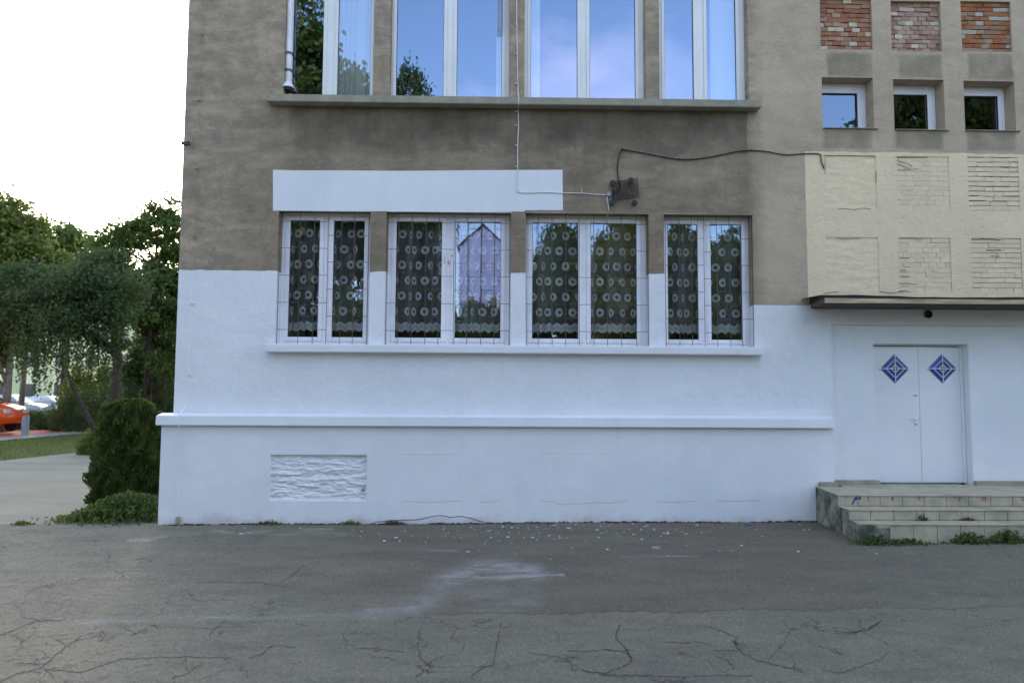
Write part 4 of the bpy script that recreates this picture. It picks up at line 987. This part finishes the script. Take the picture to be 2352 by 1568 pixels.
def make_tree(name, loc, lobes, trunk, mat, bark, seed, nclump=220, per=130, leaf=.2, clump_r=.7, droop=0, strands=0, limb_r=.16, **kw):
    """lobes: (x,y,z,rx,rz) relative; trunk: list of points relative; returns the tree's Empty"""
    r_ = np.random.default_rng(seed); e = empty(name, loc, **kw)
    cc = []
    wts = np.array([l[3]**2*l[4] for l in lobes]); wts = wts/wts.sum()
    for l, w_ in zip(lobes, wts):
        n = max(4, int(nclump*w_)); d = r_.normal(size=(n,3)); d /= np.linalg.norm(d,axis=1)[:,None]; rr = r_.uniform(.35,1,n)**.5
        cc.append(np.array(l[:3]) + d*rr[:,None]*np.array([l[3],l[3],l[4]]))
    cc = np.concatenate(cc)
    pts = []
    for c in cc:
        k = int(per*r_.uniform(.4,1.5)); cr = clump_r*r_.uniform(.6,1.35); q = r_.normal(size=(k,3))*[.55,.55,.32]*cr; pts.append(c+q)
    if strands:
        for s in range(strands):
            c = cc[r_.integers(len(cc))] + r_.normal(size=3)*.4; L = r_.uniform(1.2, 3.4); k = int(L*22)
            t = np.linspace(0, L, k); pts.append(np.stack([c[0]+.12*t*np.sin(s)+r_.normal(size=k)*.05, c[1]+.1*t*np.cos(s*2)+r_.normal(size=k)*.05, c[2]-t], 1))
    pts = np.concatenate(pts); V, Q = leaves(pts, leaf, r_, droop)
    link('crown', fast_mesh('crown', V, Q, mat), None, e)
    mb = MB(); k = len(trunk); r0 = limb_r
    mb.tube(trunk, [r0*(1-.6*i/(k-1)) for i in range(k)], 9)
    order = r_.permutation(len(cc))[:min(26, len(cc))]
    for i in order:
        c = Vector(cc[i]); ti = min(range(k), key=lambda q: abs(trunk[q][2]-(c.z-1.6))); ti = max(ti, 1 if k > 2 else 0)
        a = Vector(trunk[ti]); mid = a.lerp(c, .5)+Vector((0,0,.35)); mb.tube([a, mid, c], [r0*.42, r0*.25, r0*.07], 5)
    link('trunk', mb.mesh('trunk', bark, smooth=True), None, e)
    return e
def copy_tree(src, loc, rz, sc, **kw):
    e = src.copy(); C.objects.link(e); e.location = loc; e.rotation_euler = (0,0,rz); e.scale = sc
    for k_ in ('group',):
        if k_ in e.keys(): del e[k_]
    for ch in list(src.children):
        c = ch.copy(); C.objects.link(c); c.parent = e
    return tag(e, **kw)
def at(u, v, d): x, z = D(u, v, d); return x, -10.5+d, z
GZ = -.1
# right big maple (its right side passes behind the building corner)
x, y, _ = at(335, 950, 36)
def zh(v, d): return D(300, v, d)[1]
s36 = 36/F
def lob(u, v, ru, rv, d, base):                    # lobe from picture units at depth d, relative to base
    X, Yy, Z = at(u, v, d); return (X-base[0], Yy-base[1], Z-base[2], ru*d/F, rv*d/F)
base = (x, y, GZ)
maple = make_tree('broadleaf_tree', base, [lob(375,475,26,34,36,base), lob(360,520,45,40,36,base), lob(405,540,40,50,36.5,base), lob(315,545,50,40,36,base), lob(250,560,40,35,36,base), lob(275,610,50,45,35,base), lob(400,620,65,80,37,base), lob(345,690,90,75,36,base), lob(430,760,80,90,38,base), lob(385,820,40,50,35,base)],
   [(0,0,-.1),(.1,0,1.6),(-.1,.1,3.4),(.1,0,5.5),(.3,0,8)], LEAF_A, BARK, 21, 330, 125, .23, .56, limb_r=.2, label='tall green broadleaf tree right beside the building corner', cat='tree')
x, y, _ = at(10, 950, 33); base = (x, y, GZ)
t_left = make_tree('broadleaf_tree', base, [lob(5,485,40,40,33,base), lob(30,540,60,55,33,base), lob(80,590,60,50,33,base), lob(-40,560,80,110,33,base), lob(20,680,95,75,32,base), lob(-60,780,80,80,33,base)],
   [(0,0,-.1),(.1,0,2),(0,.2,4.5),(.2,0,7)], LEAF_C, BARKL, 22, 330, 130, .23, .6, limb_r=.2, label='light green tree cut off by the left edge of the picture', cat='tree')
x, y, _ = at(140, 950, 47); base = (x, y, GZ)
t_mid = make_tree('broadleaf_tree', base, [lob(110,560,45,38,47,base), lob(180,590,70,50,47,base), lob(130,545,45,30,47,base), lob(60,640,70,60,47,base), lob(230,650,60,50,47,base), lob(150,680,120,70,47,base)],
   [(0,0,-.1),(0,.2,3),(.2,0,6),(0,0,9)], LEAF_A, BARK, 23, 330, 130, .28, .85, limb_r=.26, label='mid green rounded tree seen in the gap between the two taller trees', cat='tree')
x, y, _ = at(262, 950, 29); base = (x, y, GZ)
willow = make_tree('weeping_tree', base, [lob(190,660,70,45,29,base), lob(110,690,65,50,29.6,base), lob(265,690,60,60,29,base), lob(40,720,60,50,30.5,base), lob(150,740,60,35,28.5,base), lob(255,800,30,45,29,base), lob(230,620,60,40,30,base), lob(70,650,60,40,30,base)],
   [(0,0,-.1),(.0,0,1.8),(.02,.1,3.3),(-.3,0,4.6)], LEAF_B, BARK, 24, 190, 120, .17, .62, droop=.5, strands=90, limb_r=.26, label='dark drooping tree with a thick brown trunk in front of the others', cat='tree')
x, y, _ = at(222, 950, 31); 
e = empty('leaning_tree', (x, y, GZ), 'thin dark leaning tree trunk left of the drooping tree', 'tree'); tk = MB().tube([(0,0,0),(-.35,0,.8),(-1.0,0,1.9),(-1.5,.1,3.0)], [.13,.11,.08,.05], 8).obj('trunk', BARK, e, smooth=True)
V, Q = leaves(np.concatenate([np.array([-1.5+dx,0,3.3+dz])+rng.normal(size=(260,3))*[.5,.5,.35] for dx, dz in ((0,0),(-.8,.3),(.7,.2),(-.4,.8))]), .16, rng, .6)
link('crown', fast_mesh('crown', V, Q, LEAF_A), None, e)
# pale trunks far left
for k, (u, lean, lb) in enumerate(((14,.0,'slim pale tree trunk at the far left, first from the picture edge'), (46,.1,'slim pale tree trunk at the far left, second from the picture edge'), (345,-.1,'slim dark tree behind the conical shrub near the building corner'))):
    x, y, _ = at(u, 950, 40+k); base = (x, y, GZ)
    make_tree('slim_tree', base, [lob(u-5,690,45,35,40+k,base), lob(u+20,730,40,30,40+k,base)]+([lob(u+20,800,55,45,40+k,base), lob(u-20,850,50,40,40+k,base)] if k == 2 else []), [(0,0,-.1),(lean,0,2.5),(lean*1.5,.1,5),(lean,0,6)], LEAF_C if k < 2 else LEAF_B, BARKL if k < 2 else BARK, 30+k, 60 if k < 2 else 150, 110, .2, .6, strands=30, limb_r=.17, label=lb, cat='tree')

# conical thuja beside the corner
def make_thuja(loc, H, R_, seed):
    r_ = np.random.default_rng(seed); e = empty('thuja_shrub', loc, 'dark green conical conifer shrub beside the left corner of the building', 'shrub')
    n = 26000; t = r_.uniform(0,1,n)**1.15; prof = np.interp(t, [0,.08,.25,.55,.8,.95,1], [.80,.92,1,.95,.84,.62,.25])
    ang = r_.uniform(0, 2*math.pi, n); bumps = 1+.13*np.sin(ang*5+t*9)+.10*np.sin(ang*11-t*23)+.07*np.sin(ang*3+t*31)
    rr = R_*prof*bumps*r_.uniform(.55,1,n)**.35
    c = np.stack([rr*np.cos(ang), rr*np.sin(ang), t*H+.03], 1)
    a = np.stack([np.cos(ang)*.55, np.sin(ang)*.55, np.full(n,.9)],1)+r_.normal(size=(n,3))*.35; a /= np.linalg.norm(a,axis=1)[:,None]
    b = r_.normal(size=(n,3)); b -= (b*a).sum(1)[:,None]*a; b /= np.linalg.norm(b,axis=1)[:,None]; s = .085*r_.uniform(.6,1.4,n)[:,None]
    V = np.stack([c-a*s*.5, c+b*s*.16, c+a*s*.5, c-b*s*.16],1).reshape(-1,3)
    link('foliage', fast_mesh('foliage', V, np.arange(4*n).reshape(-1,4), LEAF_T), None, e)
    mb = MB(); mb.tube([(0,0,-.02),(.01,0,H*.4),(0,.01,H*.85)], [.05,.035,.01], 7)
    for k in range(14):
        an = k*2.4; z = .1+k*.09; mb.tube([(0,0,z),(math.cos(an)*R_*.7, math.sin(an)*R_*.7, z+.25)], [.015,.004], 5)
    link('stem', mb.mesh('stem', BARK), None, e); return e
x, y, _ = at(285, 1165, 12.4)
zth = P(285, 1172, y)[1]; Hth = P(300, 922, y)[1]-zth
make_thuja((x+.06, y, zth), Hth, .545, 5)
# clumps of leafy weeds
def weed(name, loc, w_, h_, n, size, mat, seed, label, dep=None, cat='weed', group=None, stemy=True):
    r_ = np.random.default_rng(seed); e = empty(name, loc, label, cat, group); dep = dep or w_*.5
    c = np.stack([r_.normal(size=n)*w_*.33, r_.normal(size=n)*dep*.33, np.zeros(n)],1)
    env = np.exp(-(c[:,0]/w_*1.6)**2-(c[:,1]/dep*1.4)**2); c[:,2] = r_.uniform(.03,1,n)*h_*env
    V, Q = leaves(c, size, r_, -.6, .38); link('foliage', fast_mesh('foliage', V, Q, mat), None, e)
    mb = MB()
    for k in range(12):
        i = r_.integers(n); p = c[i]; mb.tube([(p[0]*.5,p[1]*.5,-.01), (p[0]*.8,p[1]*.8,p[2]*.6), tuple(p)], .003, 4)
    link('stem', mb.mesh('stem', mat), None, e, kind='stuff'); return e
x, y, _ = at(300, 1195, 10.9); weed('leafy_weed', (x, y, ZL), 1.25, .42, 2600, .085, LEAF_A, 41, 'wide clump of leafy weeds spreading at the foot of the conical shrub', .6)
x, y, _ = at(215, 1206, 10.8); weed('leafy_weed', (x, y, ZL), .7, .2, 900, .07, LEAF_C, 42, 'low light green weed clump, leftmost beside the path edge', .35)
x, y, _ = at(352, 1120, 12.9); weed('dry_shrub', (x, y, zth), .35, 1.45, 900, .07, LEAF_D, 43, 'brownish dry shrub between the conical shrub and the wall', .3, 'shrub')
x, y, _ = at(48, 1217, 10.5); weed('grass_tuft', (x, y, ZL), .22, .06, 120, .05, LEAF_C, 44, 'tiny grass tuft on the path edge at the far left', .1)
YG = Yl[2]
def gz(x, y): return float(zg(x, y))
for (u, w_, h_, n, sd_, lb) in ((2012,.42,.13,300,51,'green weed clump at the left corner of the lowest step'), (2085,.5,.08,220,52,'low weeds along the lowest step, second clump from the left'), (2225,.42,.15,330,53,'bright green weed clump near the middle of the lowest step'), (2318,.5,.17,380,54,'tall green weed clump at the right edge of the picture below the steps')):
    x, _ = P(u, 1225, YG-.05); weed('step_weed', (x, YG-.06, gz(x, YG)-.01), w_, h_, n, .055, LEAF_A, sd_, lb, .14, 'weed', 'weeds along the lowest step')
x, z = P(2120, 1196, Yl[1]-.03); weed('step_weed', (x, Yl[1]-.03, Zl[2]), .10, .11, 60, .04, LEAF_B, 55, 'small sprig growing out of the joint on the second step', .05, 'weed')
x, z = P(2222, 1196, Yl[1]-.03); weed('step_weed', (x, Yl[1]-.03, Zl[2]), .18, .05, 60, .04, LEAF_D, 56, 'withered brown sprig lying on the second step', .05, 'weed')
for k, (u, lb) in enumerate(((617,'small grass tuft at the wall foot below the rough patch, left one'), (805,'tiny grass tuft at the wall foot below the right end of the rough patch'), (905,'small brown green tuft at the wall foot beside the peeling render'))):
    x, z = P(u, 1204, YP-.05); weed('grass_tuft', (x, YP-.05, gz(x, -.15)), .3, .06, 120, .045, LEAF_C if k < 2 else LEAF_D, 60+k, lb, .07)
# hedge and dark bushes behind the red strip
def bush(u, v0, v1, wu, d, mat, seed, label, n=9000, size=.11, name='dark_bush', base_v=None):
    x, y, _ = at(u, 900, d); zt3 = at(u, v0, d)[2]; e = empty(name, (x, y, GZ), label, 'bush'); W = wu*d/F/2; H = zt3-GZ; r_ = np.random.default_rng(seed)
    th = np.arccos(r_.uniform(0,1,n)); ph = r_.uniform(0,6.283,n); rr = r_.uniform(.5,1,n)**.4*(1+.15*np.sin(ph*4+th*5)+.1*np.sin(ph*9))
    c = np.stack([W*rr*np.sin(th)**.6*np.cos(ph), W*.6*rr*np.sin(th)**.6*np.sin(ph), H*rr*np.cos(th)],1); c[:,2] = np.maximum(c[:,2], .02)
    V, Q = leaves(c, size, r_); link('foliage', fast_mesh('foliage', V, Q, mat), None, e)
    link('stem', MB().tube([(0,0,-.05),(0,0,H*.7)], [.06,.02], 6).mesh('stem', BARK), None, e)
bush(95, 944, 985, 190, 36.5, LEAF_B, 71, 'low dark hedge in front of the parked pale car', 11000)
bush(215, 888, 985, 170, 34, LEAF_B, 72, 'dark rounded bush left of the conical shrub')
bush(330, 880, 985, 150, 37, LEAF_B, 73, 'dark bush behind the conical shrub, right of the rounded one')
bush(410, 865, 985, 120, 39, LEAF_T, 74, 'darkest bush, half hidden by the white building corner')
bush(235, 990, 1020, 90, 22, LEAF_C, 75, 'low olive bush between grass strip and conical shrub', 5000, .08)
bush(205, 835, 985, 120, 41, LEAF_C, 76, 'yellow green bushy undergrowth between the drooping tree and the pale building', 9000, .16, 'undergrowth')
bush(345, 800, 985, 130, 43, LEAF_A, 77, 'tall leafy undergrowth at the building corner behind the dark bushes', 11000, .17, 'undergrowth')
# grass strip blades
r_ = np.random.default_rng(9); n = 60000
gx = r_.uniform(-24, -8.3, n); ylo = lineY(gx); yhi = np.interp(gx, [g0[0]-6, g0[0], g1[0]], [g0[1]-1.0, g0[1], g1[1]])
yhi = g0[1] + (g1[1]-g0[1])/(g1[0]-g0[0])*(gx-g0[0]); gy = ylo + (yhi-ylo)*r_.uniform(0,1,n)
keep = yhi > ylo; c = np.stack([gx, gy, np.full(n, -.10)],1)[keep]; n = len(c)
lean = r_.normal(size=(n,2))*.03; hgt = r_.uniform(.05,.14,n); wv = r_.normal(size=(n,2)); wv /= np.linalg.norm(wv,axis=1)[:,None]; wv *= .012
V = np.stack([c+np.pad(wv,((0,0),(0,1))), c-np.pad(wv,((0,0),(0,1))), c+np.concatenate([lean, hgt[:,None]],1)],1).reshape(-1,3)
link('grass', fast_mesh('grass', V, np.arange(3*n).reshape(-1,3), LEAF_C), None, None, kind='stuff')
n = 9000; gx = r_.uniform(-9.6, -5.9, n); gy = r_.uniform(1.0, 9.5, n); uu_, vv_ = uv_of(gx, gy, np.full(n,-.09)); keep = (uu_ > 212+12*np.sin(vv_*.15)) & (vv_ < 1190); c = np.stack([gx, gy, np.full(n,-.09)],1)[keep]; n = len(c)
lean = r_.normal(size=(n,2))*.04; hgt = r_.uniform(.04,.16,n); wv = r_.normal(size=(n,2)); wv /= np.linalg.norm(wv,axis=1)[:,None]; wv *= .009
V = np.stack([c+np.pad(wv,((0,0),(0,1))), c-np.pad(wv,((0,0),(0,1))), c+np.concatenate([lean, hgt[:,None]],1)],1).reshape(-1,3)
link('grass', fast_mesh('grass', V, np.arange(3*n).reshape(-1,3), LEAF_A), None, None, kind='stuff')
gx0 = edge_x
sheet('grass_verge', [Gp(215,1180), (X_L-.2, .5), (X_L-.2, 30), (-18, 30), (Gp(205,1036)[0], Gp(205,1036)[1]+.1), Gp(208,1090)], -.066, GRASSM)

# ================================================================== litter on the asphalt
WHF = simple('dried_paint_flakes', (.60,.60,.58), .8)
r_ = np.random.default_rng(17); mb = MB(); cnt = 0
while cnt < 150:
    u = r_.uniform(480, 2080) if r_.random() < .45 else 1290+r_.normal()*230; v = 1212 + abs(r_.normal())*26
    if u > 1870 and v < 1245: continue
    if v > 1330 or (v > 1230 and u < 780): continue
    X, Y = G(u, v, 0); Z = gz(X, Y)
    if Y > YP-.02: continue
    s = .004 + r_.exponential(.007); s = min(s, .034); an = r_.uniform(0, 6.28); k = 5; el = r_.uniform(.4,1)
    top_ = [(X+s*(math.cos(an+q*1.2566))*r_.uniform(.6,1.3), Y+s*el*math.sin(an+q*1.2566)*r_.uniform(.6,1.3), Z+.004+r_.uniform(0,.006)) for q in range(k)]
    mb.add(top_+[(p[0],p[1],Z-.004) for p in top_], [tuple(range(k))]+[(q,(q+1)%k,(q+1)%k+k,q+k) for q in range(k)]); cnt += 1
mb.obj('paint_flakes', WHF, None, kind='stuff')
mb = MB()
for i in range(900):
    X = r_.uniform(XPL, XPR); 
    if mnoise.noise(Vector((X*1.3, 4, 0))) < -.05 and r_.random() < .8: continue
    Y = YP-.004-abs(r_.normal())*.035; Z = gz(X, Y); s = r_.uniform(.006,.02)
    mb.box(X-s, X+s*r_.uniform(.5,2), Y-s*.7, Y+s*.7, Z-.005, Z+s*r_.uniform(.3,1), .004)
for i in range(160):
    X, Y = G(1845+r_.normal()*18, 1200+abs(r_.normal())*3, 0); Z = gz(X, Y); s = r_.uniform(.006,.022); mb.box(X-s, X+s*1.6, Y-s, Y+s, Z-.004, Z+s*.6, .004)
mb.obj('dirt_crumbs', simple('brown_grit', (.085,.065,.045), .95, .1, .4, 40), None, kind='stuff')
# crumpled white scrap below the steps
x, y = G(2268, 1252, 0); z = gz(x, y)
def fnp(X, Y): return X, Y, z+.012+.012*np.sin(X*55)*np.cos(Y*70)+.006*np.sin(X*140+Y*90)
link('paper_scrap', grid_mesh('paper_scrap', np.linspace(x-.13, x+.16, 24), np.linspace(y-.07, y+.05, 12), fnp, simple('white_paper', (.78,.79,.80), .7)), None, None, label='crumpled white paper scrap on the asphalt below the right end of the steps', cat='paper')
x, y = G(1719, 1216, 0); mb = MB(); mb.box(x-.045, x+.045, y-.02, y+.02, gz(x,y), gz(x,y)+.014, .005); mb.obj('blue_scrap', simple('blue_plastic', (.03,.06,.20), .4), None, label='small blue plastic scrap on the asphalt near the right end of the wall', cat='litter')
x, y = G(1506, 1271, 0); mb = MB(); mb.box(x-.05, x+.05, y-.03, y+.03, gz(x,y), gz(x,y)+.02, .01); mb.obj('stone_chip', simple('pale_stone', (.36,.32,.27), .9), None, bevel=.004, label='pale stone chip lying on the dark asphalt in the middle of the yard', cat='stone')

# ================================================================== far background on the left
def car(name, loc, rz, paint, label, L=4.1, H=1.45, W=1.7):
    e = empty(name, loc, label, 'car', None, rz)
    def prof(t): return t
    lower = [(-L/2,.35),(-L/2+.05,.62),(-L/2+.2,.78),(-L/2+1.05,.92),(L/2-.9,.98),(L/2-.12,.92),(L/2,.6),(L/2-.03,.33),(L/2-.5,.26),(-L/2+.4,.26)]
    mb = MB(); mb.prism(lower, 'y', -W/2, W/2); body = mb.obj('body', paint, e, .07, smooth=True, seg=3)
    roof = [(-L/2+1.0,.90),(-L/2+1.75,H-.04),(-L/2+2.1,H),(L/2-1.15,H-.02),(L/2-.35,.95)]
    mb = MB(); n = len(roof)
    vs = [(x_, -W/2+.06+(.16 if z_ > 1.1 else 0), z_) for x_, z_ in roof] + [(x_, W/2-.06-(.16 if z_ > 1.1 else 0), z_) for x_, z_ in roof]
    mb.add(vs, [tuple(range(n)), tuple(range(2*n-1,n-1,-1))] + [(i,i+n,(i+1)%n+n,(i+1)%n) for i in range(n)])
    mb.obj('cabin', paint, e, .05, smooth=True, seg=2)
    CG = simple('car_glass', (.02,.025,.03), .05, .8)
    for s in (-1, 1):
        yy = s*(W/2-.055)
        def sl(x_, z_): return (x_, s*(W/2-.055-.16*np.clip((z_-.9)/.3,0,1)), z_)
        for q in ([(-L/2+1.3,.98),(-L/2+1.88,H-.12),(-L/2+2.35,H-.10),(-L/2+2.35,.98)], [(-L/2+2.45,.98),(-L/2+2.45,H-.10),(L/2-1.2,H-.12),(L/2-.75,.98)]):
            mb = MB(); a = [sl(*p) for p in q]; mb.add(a+[(p[0],p[1]+s*.012,p[2]) for p in a], [(0,1,2,3),(4,5,6,7),(0,4,5,1),(1,5,6,2),(2,6,7,3),(3,7,4,0)]); mb.obj('side_window', CG, e)
    for (xa1, za, xb1, zb1) in ((-L/2+1.02,.95,-L/2+1.72,H-.07),(L/2-.38,1.0,L/2-1.12,H-.06)):
        mb = MB(); sg = -1 if xa1 < 0 else 1
        a = [(xa1+sg*.012,-W/2+.14,za),(xa1+sg*.012,W/2-.14,za),(xb1+sg*.03,W/2-.26,zb1),(xb1+sg*.03,-W/2+.26,zb1)]; mb.add(a+[(p[0]-sg*.02,p[1],p[2]-.01) for p in a], [(0,1,2,3),(4,5,6,7),(0,4,5,1),(1,5,6,2),(2,6,7,3),(3,7,4,0)]); mb.obj('windscreen', CG, e)
    TY = simple('tyre_rubber', (.02,.02,.02), .85); RM = simple('steel_rim', (.4,.4,.42), .35, .5, metal=.8)
    for sx_ in (-L/2+.78, L/2-.75):
        for s in (-1, 1):
            t_ = MB().lathe((sx_, s*(W/2-.1)-.1, .31), [(.24,0),(.31,.03),(.31,.17),(.24,.2)], 'y', 18).obj('wheel', TY, e)
            MB().lathe((sx_, s*(W/2-.1)-(.105 if s < 0 else -.095), .31), [(.2,0),(.06,.01)] if s > 0 else [(.06,-.01),(.2,0)], 'y', 14).obj('rim', RM, t_)
    for s in (-1, 1):
        MB().box(-L/2+.02, -L/2+.2, s*.6-.17, s*.6+.17, .60, .74).obj('headlight', simple('headlight_glass', (.6,.6,.6), .1, .6), e, .03)
        MB().box(L/2-.14, L/2-.0, s*.65-.12, s*.65+.12, .62, .80).obj('tail_light', simple('tail_light_red', (.35,.02,.02), .2, .6), e, .03)
    return e
ORP = simple('orange_car_paint', (.75,.10,.015), .25, .5, .03); SIL = simple('silver_car_paint', (.50,.52,.54), .25, .6, .03, metal=.3); WCP = simple('pale_car_paint', (.66,.68,.70), .2, .6, .03)
x, y, _ = at(49, 940, 31.5); _oc = car('parked_car', (x-2.12, y, GZ), math.pi, ORP, 'bright orange car cut off by the left edge of the picture', L=4.0, H=1.34); _oc.scale = (1, 1, 1.4); _oc.location.z = -.02
x, y, _ = at(25, 940, 46); car('parked_car', (x, y, GZ+.12), math.pi, SIL, 'silver car parked just behind the orange one')
x, y, _ = at(112, 940, 52); car('parked_car', (x, y, GZ), math.pi, WCP, 'pale car parked behind the low dark hedge', L=3.9)
x, y, _ = at(58, 985, 30.5); mb = MB(); mb.box(-.11,.11,-.11,.11,-.1,.85); o = mb.obj('bollard', KERBM, None, .02, label='short grey concrete post between the orange car and the hedge', cat='bollard'); o.location = (x, y, GZ)

# long pale building behind the trees
pb = empty('pale_building', (-35, 62, GZ), 'long pale yellow building glimpsed between the tree trunks far left', 'building')
PALE = simple('pale_yellow_render', (.80,.74,.46), .9, .2, .1, .5); PALE2 = simple('greenish_render', (.60,.60,.36), .9, .2, .1, .5); WIN = simple('far_window_glass', (.05,.06,.07), .1, .6)
MB().box(-30, 24, 0, 9, 0, 8.6).obj('wall', PALE, pb); MB().box(-30.4, 24.4, -.4, 9.4, 8.602, 9.0).obj('roof', simple('grey_far_roof', (.2,.19,.18)), pb)
for k in range(18):
    xk = -29+k*3; MB().box(xk, xk+.9, -.16, -.002, 0, 8.55).obj('pilaster', PALE2, pb)
    for zf2 in (1.0, 4.0, 6.6):
        f_ = MB().box(xk+1.2, xk+2.6, -.06, -.003, zf2, zf2+1.5).obj('window', PVC, pb); MB().box(xk+1.3, xk+2.5, -.075, -.062, zf2+.1, zf2+1.4).obj('pane', WIN, f_)

# ================================================================== what the windows reflect: the yard behind the camera
def refl(u, v, tot):                   # mirror point: seen through the facade plane at total depth tot -> real position on the near side
    d = ray(u, v); t = tot/d.y; p = CAM + d*t; return p.x, -p.y, p.z
def rtree(src, u, vtop, tot, H_src, rz, label, wid=1.0):
    X, Y, Z = refl(u, vtop, tot); s = (Z-GZ)/H_src
    return copy_tree(src, (X, Y, GZ), rz, (s*wid, s*wid, s), label=label, cat='tree')
HM, HL, HW = zh(455, 36)-GZ, zh(465, 33)-GZ, zh(640, 29)-GZ
LB = 'tree in the yard opposite, mirrored in the '
rtree(maple, 700, 40, 34, HM, 1.0, 'tall bushy '+LB+'leftmost windows', 1.0)
rtree(maple, 815, 130, 38, HM, 2.2, 'second bushy '+LB+'leftmost windows', .95)
rtree(t_left, 930, 500, 40, HL, .4, 'round '+LB+'left pane of the second lower window', .8)
rtree(willow, 940, 262, 36, HW, 2.0, 'drooping '+LB+'second upper window', .35)
rtree(t_mid, 1300, 520, 42, zh(530,47)-GZ, 1.9, 'broad '+LB+'third lower window', .75)
rtree(t_left, 1420, 495, 40, HL, 3.1, 'light '+LB+'right pane of the third lower window', .8)
rtree(maple, 1580, 500, 44, HM, 4.0, 'sparse '+LB+'rightmost lower window', .85)
rtree(maple, 1690, 520, 40, HM, 5.1, 'leafy '+LB+'last lower pane on the right', .8)
rtree(t_mid, 1110, 705, 36, zh(530,47)-GZ, .7, 'low '+LB+'second lower window below the gable', 1.1)
rtree(maple, 2150, 120, 36, HM, .2, 'very tall '+LB+'second small window on the right', .75)
rtree(t_left, 2300, 130, 40, HL, 2.6, 'very tall '+LB+'third small window on the right', .7)
# gabled house mirrored in the second lower window
X, Y, Zp = refl(1106, 515, 70); 
hs = empty('gabled_house', (X, Y, GZ), 'lilac gabled house opposite, mirrored in the second lower window', 'house')
LIL = simple('lilac_render', (.36,.42,.66), .9, .2, .05, .5); hw = 2.3; ez = Zp-2.2
MB().prism([(-hw,0),(hw,0),(hw,ez),(0,Zp-.1),(-hw,ez)], 'y', -14, 0).obj('wall', LIL, hs)
for s in (-1,1): MB().prism([(s*(hw+.25),ez-.2),(0,Zp-.02),(0,Zp+.14),(s*(hw+.25),ez-.02)][::s], 'y', -14.2, .25).obj('roof', simple('dark_tiles', (.09,.07,.07)), hs)
for zz_ in (3.0, 6.4, 9.8):
    for xx_ in (-1.1, 1.1): f_ = MB().box(xx_-.5, xx_+.5, .002, .05, zz_, zz_+1.5).obj('window', PVC, hs); MB().box(xx_-.4, xx_+.4, .052, .06, zz_+.1, zz_+1.4).obj('pane', WIN, f_)
print('levels', Zl, ZLAND, ZD0, 'gz', gz(5,-1.6), 'Z0', Z0L, Z0R, 'XSL', XSL, xs0, 'XL', X_L, 'ZS', ZUB, ZLT, ZLB)
print('tris', sum(len(o.data.polygons) for o in C.objects if o.type == 'MESH'))

r_ = np.random.default_rng(77); n = 110000
c = np.stack([r_.uniform(-60, 60, n), -47+r_.normal(size=n)*.7, r_.uniform(0,1,n)**.8*8.5], 1); c[:,2] *= (1+.6*np.clip((np.abs(c[:,0]+2)-14)/6, 0, 1))*(1+.18*np.sin(c[:,0]*.9))+.1*np.sin(c[:,0]*2.3)  # hedge added behind the camera, ends raised to block low sky light
V, Q = leaves(c, .5, r_); he = empty('added_hedge', (0,-47,GZ), 'tall dark hedge added along the far side of the yard to block low sky light, mirrored low in the windows', 'hedge')
o = link('foliage', fast_mesh('foliage', V, Q, LEAF_B), None, he); o.matrix_parent_inverse = Matrix.Translation((0,47,0))
MB().box(-60, 60, -.25, .25, 0, 6.6, .02).obj('hedge_core', BARK, he)  # solid slab inside the added hedge
